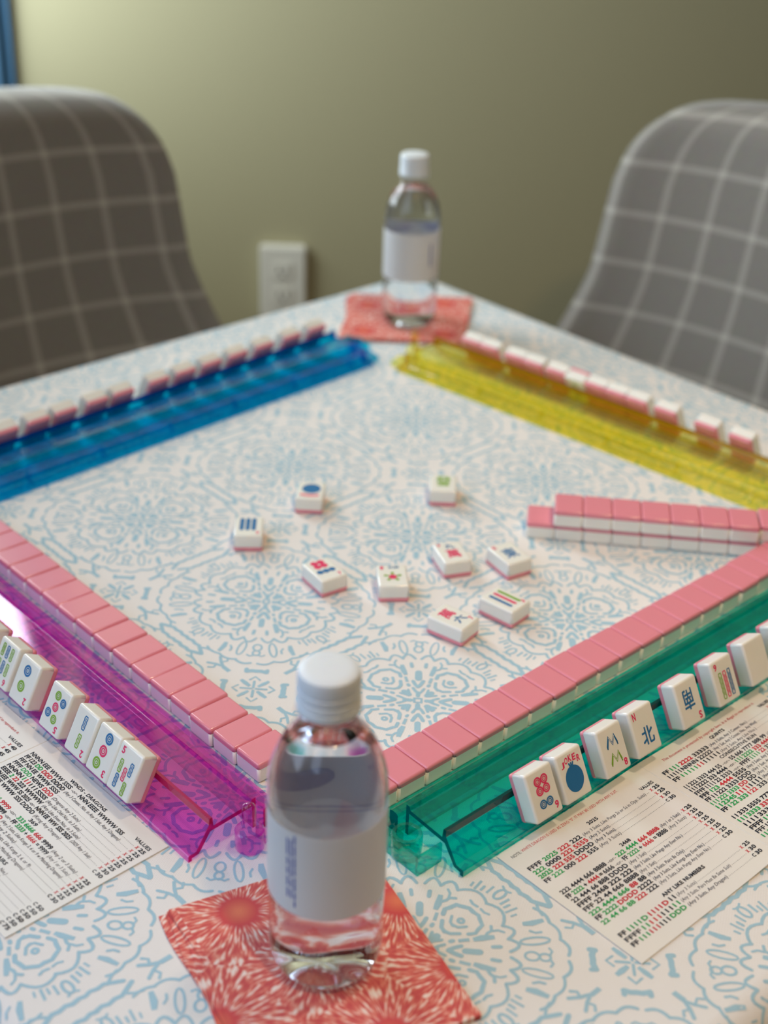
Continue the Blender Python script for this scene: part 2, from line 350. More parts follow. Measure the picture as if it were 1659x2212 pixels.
room_slab('ceiling', ([(-0.6, LEFT_L+.12), (-0.6, -2.6), (WALL_D+.12, -2.6), (WALL_D+.12, LEFT_L+.12)], 2.5, 2.55), M['ceiling'])
room_slab('baseboard_back', ([(WALL_D-.014, LEFT_L), (WALL_D-.014, -2.6), (WALL_D, -2.6), (WALL_D, LEFT_L)], 0, 0.11), M['white_trim'])

# navy curtain at the window's corner
g = Geo(); n = 60
cv = []
for i in range(n+1):
    l = 0.542+0.10*i/n; d = WALL_D-0.013+0.006*math.sin(i*0.42)
    if i == 0: d = WALL_D-0.012
    cv.append((d, l))
v = []; f = []
for zz in (0.03, 1.2, 2.34):
    for d, l in cv: v.append(tuple(room(d, l, zz)))
    for d, l in cv: v.append(tuple(room(d+0.004, l, zz)))
N2 = 2*(n+1)
for r in range(2):
    for i in range(n):
        f.append((r*N2+i, r*N2+i+1, (r+1)*N2+i+1, (r+1)*N2+i)); f.append((r*N2+n+1+i, (r+1)*N2+n+1+i, (r+1)*N2+n+2+i, r*N2+n+2+i))
    f.append((r*N2, (r+1)*N2, (r+1)*N2+n+1, r*N2+n+1)); f.append((r*N2+n, r*N2+N2-1, (r+1)*N2+N2-1, (r+1)*N2+n))
cur = mesh_obj('curtain', v, f, M['navy'], scale=1, smooth=True, recalc=True)
tag(cur, 'navy blue curtain hanging at the left end of the olive wall', 'curtain')

# wall outlet
oc = room(WALL_D, 0, 0); ctr = room(WALL_D, (829.5-595)/3059.28*2.141, 0)
t_out = empty('wall_outlet'); t_out.location = (ctr.x, ctr.y, TZ-0.181)
t_out.rotation_euler = (0, 0, -YAW)     # local x = right, y = into wall
tag(t_out, 'white wall outlet plate low on the olive wall', 'outlet')
def outlet_part(name, x0, x1, z0, z1, y0, y1, mat, bev=1.5, parent=None):
    bm = bmesh.new(); v, f = box_geo(x0, x1, y0, y1, z0, z1)
    vs = [bm.verts.new((a*MM, b*MM, c*MM)) for a, b, c in v]
    for q in f: bm.faces.new([vs[i] for i in q])
    bmesh.ops.recalc_face_normals(bm, faces=bm.faces)
    bmesh.ops.bevel(bm, geom=bm.edges[:], offset=bev*MM, segments=2, affect='EDGES')
    me = bpy.data.meshes.new(name); bm.to_mesh(me); bm.free(); me.materials.append(mat)
    ob = bpy.data.objects.new(name, me); COL.objects.link(ob); ob.parent = parent; return ob
outlet_part('cover_plate', -35, 35, -57, 57, -14, 0, M['plate'], 3, t_out)
for zc in (19.5, -19.5):
    so = outlet_part('socket', -15, 15, zc-13, zc+13, -15.5, -10, M['plate'], 1.2, t_out)
    gg = Geo()
    for x in (-6, 6): gg.box(x-1, x+1, -15.9, -15, zc-2, zc+6)
    gg.box(-2, 2, -15.9, -15, zc-9, zc-6); gg.obj('slots', M['dark'], so)
v, f = lathe_geo([(0.01, 0), (2.5, 0), (2.5, 1), (0.01, 1.6)], 12)
mesh_obj('screw', [(x, -14.2-z, y) for x, y, z in v], f, M['plate'], parent=t_out)

# ================================================================== TABLE + CLOTH
TX0, TX1, TY0, TY1 = 188.0, 1110.0, 226.0, 1153.0
tb = empty('dining_table', ((TX0+TX1)/2, (TY0+TY1)/2, -750)); tag(tb, 'square dining table hidden under the blue and white printed cloth', 'table')
cx, cy = (TX0+TX1)/2, (TY0+TY1)/2; hx, hy = (TX1-TX0)/2, (TY1-TY0)/2
g = Geo(); g.box(-hx+17, hx-17, -hy+17, hy-17, 722, 748); g.obj('tabletop', M['wood'], tb)
for sx in (-1, 1):
    for sy in (-1, 1):
        g = Geo(); g.box(sx*(hx-70)-28, sx*(hx-70)+28, sy*(hy-70)-28, sy*(hy-70)+28, 0, 722); g.obj('leg', M['wood'], tb)
RC, RE = 34.0, 20.0             # corner radius and edge roll of the cloth
def wrap1(x, a0, a1):
    """arc-length wrap over the edges: returns (coordinate, drop)"""
    if x > a1: d = x-a1; s = 1; e = a1
    elif x < a0: d = a0-x; s = -1; e = a0
    else: return x, 0.0
    th = d/RE
    if th < math.pi/2: return e+s*RE*math.sin(th), RE*(1-math.cos(th))
    return e+s*RE, RE+(d-RE*math.pi/2)
def wrap(x, y):
    X, dx = wrap1(x, TX0+RE, TX1-RE); Y, dy = wrap1(y, TY0+RE, TY1-RE); return X, Y, -(dx+dy)
g = Geo()
# outline rings: rounded rectangle
def outline(off, n=10):
    pts = []; r = RC
    for (ccx, ccy, a0) in ((TX1-RE-r, TY1-RE-r, 0), (TX0+RE+r, TY1-RE-r, 90), (TX0+RE+r, TY0+RE+r, 180), (TX1-RE-r, TY0+RE+r, 270)):
        for i in range(n+1):
            a = math.radians(a0+90*i/n); pts.append((ccx+(r+off)*math.cos(a), ccy+(r+off)*math.sin(a)))
    out = []
    for i, p in enumerate(pts):          # subdivide long sides
        q = pts[(i+1) % len(pts)]; L = math.hypot(q[0]-p[0], q[1]-p[1]); k = 30 if L > 200 else 1
        for j in range(k): out.append((p[0]+(q[0]-p[0])*j/k, p[1]+(q[1]-p[1])*j/k))
    return out
rings = [(0, 0)]+[(RE*math.sin(t*math.pi/12), -RE*(1-math.cos(t*math.pi/12))) for t in range(1, 7)]+[(RE, -60), (RE, -110), (RE, -190), (RE, -260)]
base = outline(0); nb = len(base); v = []; f = []
for k, (off, z) in enumerate(rings):
    ol = outline(off); amp = 0 if z > -70 else 9*min(1, (-z-60)/120)
    for i, p in enumerate(ol):
        wv = amp*math.sin(i*0.55)+amp*0.5*math.sin(i*1.3+1)
        dx, dy = p[0]-cx, p[1]-cy; L = math.hypot(dx, dy); v.append((p[0]+dx/L*wv, p[1]+dy/L*wv, z))
for k in range(len(rings)-1):
    for i in range(nb): j = (i+1) % nb; f.append((k*nb+i, (k+1)*nb+i, (k+1)*nb+j, k*nb+j))
f.append(tuple(range(nb))); fm = [0]*len(f)
# block-print medallions
Q = Ink(); STARTS = []
def P_(r, a): a = math.radians(a); return (r*math.cos(a), r*math.sin(a))
def arcp(r0, a0, r1, a1, bulge=0, n=7): return [P_(r0+(r1-r0)*i/(n-1)+bulge*math.sin(math.pi*i/(n-1)), a0+(a1-a0)*i/(n-1)) for i in range(n)]
def ell(cx_, cy_, a, b, rot, n=14):
    c, s_ = math.cos(rot), math.sin(rot); return [(cx_+a*math.cos(t)*c-b*math.sin(t)*s_, cy_+a*math.cos(t)*s_+b*math.sin(t)*c) for t in [2*math.pi*i/n for i in range(n)]]
STR = []                        # (points, width, closed, taper) in a quadrant-aligned frame
def both(pts, wd, close=False, taper=False):
    STR.append((pts, wd, close, taper)); STR.append(([(x, -y) for x, y in pts], wd, close, taper))
def one(pts, wd, close=False, taper=False): STR.append((pts, wd, close, taper))
# axis 0 = towards the cross motif
one([(2.2, 2.2), (2.2, -2.2)], 1.5)
one([(5, 0), (9, 0)], 3); both([(8, 0.5), (10.5, 2.2), (13.5, 3.6)], 2.0)
both([(15.3, 0.3), (18.5, 2.2), (22, 3.6)], 2.6)
one([(24.5, 0), (32, 0)], 4.2, taper=False)
both([(16.3, 6.6), (17.6, 7.2)], 2.4)
both([(20.5, 7.5), (26.5, 9)], 2.6, taper=True); both([(28.5, 8.6), (33, 10.2), (40, 11.6)], 3.6, taper=True)
both([(38.5, 4.5), (42.5, 5)], 2.2); both([(38.5, 15.5), (42, 16.3), (45, 15.2)], 1.5)
# axis 45 flower (towards the neighbour medallion)
def rot45(pts): c = math.cos(math.radians(45)); return [(x*c-y*c, x*c+y*c) for x, y in pts]
def both45(pts, wd, close=False, taper=False): one(rot45(pts), wd, close, taper); one(rot45([(x, -y) for x, y in pts]), wd, close, taper)
def one45(pts, wd, close=False, taper=False): one(rot45(pts), wd, close, taper)
one45([(8.5, 0), (13, 0)], 4.0); both45([(9, 1.2), (13.2, 3.6)], 1.8)
both45([(18.5, -0.5), (19.5, 3), (23.5, 6.3)], 2.2)
both45([(25.0, -0.4), (26, 2.6), (29.8, 5.2)], 1.7); one45(ell(31, 0, 1.6, 1.6, 0, 10), 1.8, True)
both45([(27.0, 9.6), (30.5, 11.6), (33.5, 10.6), (37.5, 9.9), (39.3, 6.6), (41.2, 3.6), (40.8, 0)], 2.4)
both45([(33.0, 16.6), (36, 15.6), (38.6, 15.8), (41, 13.4)], 1.8)
both45([(45.5, 1.2), (45.0, 4.2), (46, 6.8)], 1.6)
# scalloped ring (twelve-ish petals)
both(arcp(48, 2.5, 48.5, 13, 5), 1.8); both(arcp(48.5, 13, 49, 24.5, 5), 1.9); both(arcp(49, 24.5, 51, 45, 4.2), 1.8)
# outside ring towards the cross
both(ell(61.0, 0, 3.6, 2.4, 0), 1.4, True) if False else one(ell(59.6, 0, 3.8, 3.0, 0), 1.4, True)
one(ell(66.2, 0, 2.9, 2.5, 0), 1.4, True); both([(68.6, 1), (70.0, 4), (68.6, 6)], 1.4)
both(ell(61.5, 11.0, 8.2, 2.5, math.radians(12)), 1.3, True)
both([(59, 18.2), (62, 17.2), (65, 18)], 1.5)
both([(55.0, 22.5), (60, 23.5), (66.5, 26.4)], 3.6, taper=True)
for a, r0, r1, wd in ((29.5, 56, 60, 1.6), (33, 55.5, 63.5, 1.8), (39.5, 57, 64, 1.8)): both([P_(r0, a), P_(r1, a)], wd, taper=True)
both([P_(57, 36.2), P_(60.5, 36.2)], 1.5)
one45(ell(62.0, 0, 4.6, 2.4, 0), 1.5, True); both45([(66.2, 0.5), (67.5, 3)], 1.3)
both(arcp(78.5, 1.5, 76, 10, 2.2), 1.7); both(arcp(76, 10, 74, 20, 2), 1.7); both(arcp(74, 20, 71, 29.5, 1.4), 1.7)
# wavy border against the neighbour medallion
both45([(72.0, 0), (72.8, 3.6), (71.6, 7), (72.6, 11), (72.0, 15), (74.0, 19), (76.5, 24)], 2.6, taper=False)
both45([(73, 17), (70.0, 21), (68.5, 25.5)], 1.7)
MED = STR; STR = []
# small crossed motif in the gap between four medallions (unit-axis frame)
for k in range(4):
    def rk(pts, k=k): c, s_ = math.cos(k*math.pi/2), math.sin(k*math.pi/2); return [(x*c-y*s_, x*s_+y*c) for x, y in pts]
    one(rk([(1.5, 0), (8.5, 0)]), 1.7); one(rk([(10.5, 3.4), (14.2, 0), (10.5, -3.4)]), 1.4)
    one(rk(rot45([(4, 0), (9, 0), (13.5, 0)])), 3.2, False, True)
    one(rk([(19.5, -6.5), (20.5, -3), (20.2, 0), (20.5, 3), (19.5, 6.5)]), 3.2); one(rk([(19.2, 6.6), (21.9, 6.9)]), 3.0); one(rk([(19.2, -6.6), (21.9, -6.9)]), 3.0)
CRS = STR; STR = []
# dragonfly between cross motif and wavy border
for sgn in (1, -1):
    one([(0, sgn*0.2), (5, sgn*2.2), (10, sgn*5.5)], 2.0); one([(5, sgn*2.6), (3.5, sgn*6), (6, sgn*8.5)], 1.6)
one([(-7, 0), (0, 0)], 3.6, False, True)
DRG = STR
def clothpt(x, y): return wrap(x, y)
PX, PY = 148.4, 156.5; DRIFT = -2.6/156.5
def place(strokes, ox, oy, ang, mirror4=1, jit=0.35):
    for k in range(mirror4):
        a = ang+k*math.pi/2; c, s_ = math.cos(a), math.sin(a)
        for pts, wd, cl, tp in strokes:
            jx, jy = random.uniform(-jit, jit), random.uniform(-jit, jit)
            pp = [(ox+x*c*0.965-y*s_*0.965+jx, oy+x*s_+y*c+jy) for x, y in pts]
            if not all(TX0-40 < x < TX1+40 and TY0-40 < y < TY1+40 for x, y in pp): continue
            if any((x > TX1-25 or x < TX0+25) and (y > TY1-25 or y < TY0+25) for x, y in pp): continue
            a_ = len(Q.v); Q.stroke(pp, wd*1.08*random.uniform(.88, 1.08), 1, cl, tp); STARTS.append((a_, len(Q.v)))
for j in range(-4, 5):
    for i in range(-4, 6):
        ox = 525.5+PX*i+DRIFT*PY*j; oy = 686.1+PY*j
        if not (TX0-110 < ox < TX1+110 and TY0-110 < oy < TY1+110): continue
        place(MED, ox, oy, math.pi/4, 4)
        place(CRS, ox+PX/2, oy+PY/2, math.pi/4, 1)
        for k in range(4):
            dx, dy = math.cos(k*math.pi/2), math.sin(k*math.pi/2)
            place(DRG, ox+PX/2+dx*33, oy+PY/2+dy*33, k*math.pi/2, 1)
k0 = len(v)
SID = [0]*len(Q.v)
for a_, b_ in STARTS:
    for q_ in range(a_, b_): SID[q_] = random.random()*1000
for qi, (x, y) in zip(SID, Q.v):
    X, Y, Z = wrap(x, y); JZ = 0.05+0.12*((qi*0.6180339) % 1.0); v.append((X, Y, Z+JZ) if Z > -RE else (X+(0.08 if X > cx else -0.08)*(abs(X-cx) > hx-1), Y+(0.08 if Y > cy else -0.08)*(abs(Y-cy) > hy-1), Z))
def ccw(face):
    s_ = 0
    for i in range(len(face)):
        a = Q.v[face[i]]; b = Q.v[face[(i+1) % len(face)]]; s_ += a[0]*b[1]-b[0]*a[1]
    return face if s_ > 0 else face[::-1]
f += [tuple(i+k0 for i in ccw(q)) for q in Q.f]; fm += Q.m
cl = mesh_obj('tablecloth', v, f, [M['cloth'], M['print']], fm, smooth=False, loc=(0, 0, 0))
for i, pgn in enumerate(cl.data.polygons):
    if fm[i] == 0 and i < len(f)-len(Q.f)-1: pgn.use_smooth = True
tag(cl, 'white cotton cloth with light blue block-printed medallions covering the table', 'tablecloth')

# ================================================================== TILES
TW, TL_, TT, TB = 22.2, 30.0, 14.0, 3.9        # width, length, thickness, pink layer
def tile_meshes():
    bm = bmesh.new(); bmesh.ops.create_cube(bm, size=1.0)
    for q in bm.verts: q.co = (q.co.x*TW*MM, q.co.y*TL_*MM, (q.co.z+0.5)*TT*MM)
    bmesh.ops.bevel(bm, geom=bm.edges[:], offset=1.7*MM, segments=4, profile=0.5, affect='EDGES')
    out = []
    for keep in (1, -1):
        b2 = bm.copy()
        r = bmesh.ops.bisect_plane(b2, geom=b2.verts[:]+b2.edges[:]+b2.faces[:], plane_co=(0, 0, TB*MM), plane_no=(0, 0, 1), clear_inner=(keep == 1), clear_outer=(keep == -1))
        eds = [e for e in r['geom_cut'] if isinstance(e, bmesh.types.BMEdge)]
        bmesh.ops.contextual_create(b2, geom=eds)
        for q in b2.faces: q.smooth = q.calc_area() < 30e-6
        me = bpy.data.meshes.new('ivory_body' if keep == 1 else 'pink_back'); b2.to_mesh(me); b2.free()
        me.materials.append(M['ivory'] if keep == 1 else M['pink']); out.append(me)
    return out
BODY, BACK = tile_meshes()
ART = {}
PK, BL, GR = 0, 1, 2
def t_dot(k, x, y, r, c):
    k.ring(x, y, r*0.84, r*0.36, c, 24, 1.0); k.ring(x, y, r*0.44, r*0.24, c, 18); k.disc(x, y, r*0.14, c, 10)
def t_bam(k, x, y, h, c, w=2.3):
    n = 3 if h < 9 else 5; pts = []
    for s in (1, -1):
        seq = [(x+s*(w/2+(0.22 if i % 2 else -0.12)), y+s*(-h/2+h*i/(2*n))) for i in range(2*n+1)]; pts += seq
    k.stroke(pts, 0.85, c, close=True); k.stroke([(x, y-h*0.36), (x, y+h*0.36)], 0.6, c)
def num(k, ch, c=PK, x=-6.6, y=8.2, h=4.6, w=2.9): put_text(k, ch, x-w/2, x+w/2, y, h, c, bold=True, fitbox=True)
def glyph(k, ch, x, y, w, h, c):
    for dx, dy in ((-.22, -.2), (.22, -.2), (-.22, .2), (.22, .2)): put_text(k, ch, x-w/2+dx, x+w/2+dx, y-h/2+dy, h, c, bold=False, fitbox=True)
def art_blank(k): pass
def art_bam5(k):
    num(k, '5')
    for x, y, c in ((-4.6, 1.5, GR), (4.8, 3.2, BL), (0.6, -1.6, PK), (-4.2, -7.6, BL), (4.2, -9.0, GR)): t_bam(k, x, y, 7.6, c)
def art_dot3(k):
    num(k, '3')
    for x, y, c in ((-0.8, -8.6, BL), (0.2, 0.2, PK), (1.4, 9.0, GR)): t_dot(k, x, -y if False else y, 3.5, c)
def art_dot3f(k):
    num(k, '3'); t_dot(k, 2.2, 7.6, 3.5, GR); t_dot(k, 0.2, -0.8, 3.5, PK); t_dot(k, -1.2, -9.2, 3.5, BL)
def art_bam2(k): num(k, '2'); t_bam(k, 0, 5.4, 8.4, GR, 2.5); t_bam(k, 0, -6.4, 8.4, BL, 2.5)
def art_dot5(k):
    num(k, '5')
    for x, y, c in ((-1.8, 5.8, GR), (5.4, 4.2, BL), (0.4, -1.4, PK), (-5.4, -6.4, BL), (1.4, -8.6, GR)): t_dot(k, x, y, 2.9, c)
def art_dot2(k): num(k, '2'); t_dot(k, 1.6, 3.6, 3.7, GR); t_dot(k, 0.4, -7.4, 3.7, BL)
def art_bam6(k):
    num(k, '6')
    for x, c in ((-5, GR), (0, BL), (5, GR)): t_bam(k, x, 2.4, 7.8, c); t_bam(k, x, -8, 7.8, c)
def art_dot6(k):
    num(k, '6', x=-7, y=7.6)
    for x, y in ((-2.6, 5.8), (2.8, 5.8)): t_dot(k, x, y, 2.7, BL)
    for x in (-2.7, 2.7):
        for y in (-2.2, -7.8): t_dot(k, x, y, 2.8, PK)
def art_joker(k):
    for i, ch in enumerate('JOKER'):
        x = -6.6+3.3*i; put_text(k, ch, x-1.35, x+1.35, 8.2-0.09*(x*x)*0.6, 4.0, PK, bold=True, shear=0.12, fitbox=True)
    k.disc(0, -2.4, 7.2, BL, 28, 1.12)
    for a in (-1.6, 0, 1.6): k.stroke([(a*0.5, 5.2), (a, 7.2)], 1.1, BL)
def art_crak8(k):
    num(k, '8', x=-7, y=8)
    for oy, c in ((5.4, GR), (-5.2, BL)):
        z = [(-4.6, oy+2.8), (-3.0, oy-3.0), (-0.3, oy+1.6), (2.0, oy-3.0), (4.6, oy+2.8)]
        up = [(x, y+0.8) for x, y in z]; lo = [(x, y-0.8) for x, y in z[::-1]]
        k.stroke(up+lo, 0.9, c, close=True)
def art_north(k): num(k, 'N', h=5); glyph(k, '北', 1.0, -3.6, 10, 11, BL)
def art_south(k): num(k, 'S', h=5); glyph(k, '南', 0.6, -2.0, 9.5, 13, BL)
def art_bam9(k):
    num(k, '9')
    for x, c in ((-4.0, GR), (0.4, PK), (4.8, BL)): t_bam(k, x, -2.6, 17, c, 2.2)
def art_bam9s(k):
    num(k, '9', x=7.0, y=-12, h=4)
    for x in (-5.4, -0.8, 3.8):
        k.stroke([(x, -5), (x, 11)], 3.2, BL)
        for y in (-2, 3, 8): k.disc(x, y, 2.0, BL, 10)
def art_dot1(k):
    k.disc(0.5, 2.6, 7.6, BL, 26, 1.05); k.stroke([(-6.5, -8.2), (0, -9.4), (6.5, -8.2)], 3.0, PK)
def art_greendragon(k): glyph(k, '發', 0, 3.2, 12, 16, GR); k.stroke([(-4, -4), (4, -4)], 2.5, GR)
def art_dot7(k):
    num(k, '7', x=6.8, y=-12.6, h=4.4)
    for x in (-3.2, 2.2):
        for y in (9.6, 4.4): t_dot(k, x, y, 2.8, PK); k.disc(x, y, 2.0, PK, 10)
    for x in (-5.4, -0.4, 4.6): k.disc(x, -3.0, 2.6, BL, 14)
def art_flower(k):
    num(k, '1', x=-7.2, y=8, h=4.5, w=2.2); put_text(k, 'SUM', -2.4, 5.2, 9.2, 3.4, BL, bold=True, fitbox=True)
    for i in range(5):
        a = math.radians(90+72*i); k.stroke([(1.2*math.cos(a), -2+1.2*math.sin(a)), (5.6*math.cos(a), -2+5.2*math.sin(a))], 1.7, GR)
        k.disc(5.4*math.cos(a), -2+5.0*math.sin(a), 1.4, GR, 8)
    k.disc(0, -2.4, 3.0, PK, 12)
def art_crak_pinkbase(k): num(k, '9', x=-7, y=9, h=3.8); glyph(k, '九', 0.5, 8.2, 7, 6, BL); glyph(k, '萬', 0.2, -2.6, 10, 11, PK)
def art_wind(k): num(k, 'E', x=-6.8, y=8.4, h=4.2); glyph(k, '東', 0, -0.5, 11, 13, BL)
def art_bam3(k):
    num(k, '3', x=6.8, y=-12.4, h=4)
    for x, c in ((5.4, GR), (0.6, PK), (-4.4, BL)): k.stroke([(x, -8.4), (x, 9.6)], 2.6, c)
def art_crak6(k): num(k, '7', x=6.8, y=-12.4, h=4.4); glyph(k, '萬', 0, 5.6, 10, 10, PK); glyph(k, '六', 0.5, -4.8, 9, 7.5, BL)
def art_mesh(name):
    if name not in ART:
        k = Ink(); globals()['art_'+name](k)
        if not k.v: ART[name] = None
        else:
            me = bpy.data.meshes.new('engraving'); me.from_pydata([(x*MM, y*MM, (TT+0.03+z_)*MM) for (x, y), z_ in zip(k.v, k.lz)], [], k.f)
            for c in ('epink', 'eblue', 'egreen'): me.materials.append(M[c])
            me.polygons.foreach_set('material_index', k.m); me.update()
            bm = bmesh.new(); bm.from_mesh(me)
            for fc in bm.faces:
                if fc.normal.z < 0: fc.normal_flip()
            bm.to_mesh(me); bm.free(); ART[name] = me
    return ART[name]
def make_tile(mat, label, group=None, art=None, flip=False):
    """mat: 4x4 in table mm (x width, y length, z face normal, origin centre of the pink back)"""
    r = bpy.data.objects.new('mahjong_tile', None); COL.objects.link(r); r.empty_display_size = 0.01
    mw = mat.copy(); mw.translation = Vector((mat.translation.x*MM, mat.translation.y*MM, TZ+mat.translation.z*MM))
    r.matrix_world = mw
    tag(r, label, 'mahjong tile', group)
    for nm, me in (('ivory_body', BODY), ('pink_back', BACK)):
        o = bpy.data.objects.new(nm, me); COL.objects.link(o); o.parent = r
    if art:
        me = art_mesh(art)
        if me:
            o = bpy.data.objects.new('engraving', me); COL.objects.link(o); o.parent = r
            if flip: o.rotation_euler = (0, 0, math.pi)
    return r
def flat_mat(x, y, yaw, z=0.0, facedown=False):
    c, s_ = math.cos(yaw), math.sin(yaw)
    if not facedown: return Matrix(((c, -s_, 0, x), (s_, c, 0, y), (0, 0, 1, z), (0, 0, 0, 1)))
    return Matrix(((-c, -s_, 0, x), (-s_, c, 0, y), (0, 0, -1, z+TT), (0, 0, 0, 1)))
ORD = ['first', 'second', 'third', 'fourth', 'fifth', 'sixth', 'seventh', 'eighth', 'ninth', 'tenth', 'eleventh', 'twelfth', 'thirteenth', 'fourteenth',
       'fifteenth', 'sixteenth', 'seventeenth', 'eighteenth', 'nineteenth', 'twentieth']
Z0 = 0.2
# left wall row
seamL = [530.0, 551.0, 574.7, 597.6, 621.0, 642.6, 664.5, 687.9, 711.4, 734.2, 756.6, 778.0, 801.3, 824.4, 847.0, 869.6, 891.5, 914.0, 936.5]
offL = {1: -0.4, 2: -1.2, 0: 0.6}
for i in range(len(seamL)-1):
    y = (seamL[i]+seamL[i+1])/2; x = 412.4+offL.get(i, 0.0)+random.uniform(-.25, .25)
    make_tile(flat_mat(x, y, math.pi/2+random.uniform(-.006, .006), Z0, True),
              '%s face-down pink tile from the front bottle, in the row along the magenta rack' % ORD[i], 'face-down tiles along the magenta rack')
# right wall row
for i in range(20):
    x = 427.7+22.5*(i+0.5); y = 478.6+(0.9 if 7 < i < 16 else 0)+(1.0 if i > 16 else 0)+random.uniform(-.25, .25)
    make_tile(flat_mat(x, y, random.uniform(-.008, .008), Z0, True),
              '%s face-down pink tile from the front bottle, in the row along the teal rack' % ORD[i], 'face-down tiles along the teal rack')
# two-high stack running to the right edge
ds = Vector((14.33, -16.55, 0)).normalized(); nb_ = Vector((-ds.y, ds.x, 0)); ya = math.atan2(ds.y, ds.x)
for i in range(8):
    c0 = Vector((739.2, 631.3, 0))+ds*(22.35*(i+0.5)-9*0)+nb_*15
    if i < 7: pass
    make_tile(flat_mat(c0.x, c0.y, ya, Z0, True), '%s tile from the left in the bottom layer of the pink double-decker wall' % ORD[i], 'bottom layer of the two-high wall')
NBOT = i
for i in range(8):
    c0 = Vector((750.2, 613.6, 0))+ds*(22.35*(i+0.5))+nb_*(15+(3.5 if i == 7 else 0))
    if i == 7: c0 = c0+ds*0.8
    make_tile(flat_mat(c0.x, c0.y, ya, Z0+TT+0.1, True), '%s tile from the left on the top layer of the pink double-decker wall' % ORD[i], 'top layer of the two-high wall')
# discards in the middle; (left corner A, front corner B, right corner C)
def discard(ax, ay, yaw, label, art, flip=False): make_tile(flat_mat(ax, ay, yaw, Z0), label, 'face-up discards in the middle', art, flip)
def from_front(A, B):           # two front corners of the short side
    A = Vector(A); B = Vector(B); d = (B-A).normalized(); c = (A+B)/2+Vector((-d.y, d.x))*15; return c.x, c.y, math.atan2(d.y, d.x)
def from_corner(A, B, C):       # A-B long side, B-C short side
    A, B, C = Vector(A), Vector(B), Vector(C); up = (A-B).normalized(); rt = (C-B).normalized(); a = math.atan2(rt.y, rt.x); b_ = math.atan2(up.y, up.x)-math.pi/2
    b_ = (b_-a+math.pi) % (2*math.pi)-math.pi+a; a = (a+2*b_)/3; up = Vector((-math.sin(a), math.cos(a))); rt = Vector((math.cos(a), math.sin(a)))
    c = B+up*15.2+rt*11.2; return c.x, c.y, a
discard(*from_front((549.8, 757.6), (566.2, 743.6)), 'leftmost loose white tile, engraved with dark blue bamboo bars', 'bam9s')
discard(*from_front((623.9, 775.0), (638.4, 760.0)), 'loose white tile with one big blue dot, back left of the discards', 'dot1')
discard(*from_front((716.2, 717.0), (731.6, 701.6)), 'loose white tile with a green dragon, furthest back of the discards', 'greendragon')
discard(*from_corner((562.7, 690.5), (558.6, 663.6), (578.4, 660.2)), 'loose white tile with pink dots above three blue dots', 'dot7')
discard(*from_front((586.7, 633.8), (604.4, 620.2)), 'loose white tile with a green leafed pink flower', 'flower')
discard(*from_corner((656.8, 651.9), (645.5, 626.4), (664.1, 617.3)), 'loose white tile with a blue mark above a pink character', 'crak_pinkbase')
discard(*from_corner((686.0, 622.5), (680.7, 594.9), (699.5, 590.2)), 'loose white tile with a single blue character, rightmost of the discards', 'wind')
discard(*from_corner((631.2, 574.6), (635.4, 547.9), (653.8, 548.5)), 'loose white tile with green, pink and blue parallel bars', 'bam3')
discard(*from_corner((586.0, 581.1), (592.3, 554.1), (610.1, 556.6)), 'loose white tile with a pink character above a blue one, nearest the front bottle', 'crak6')

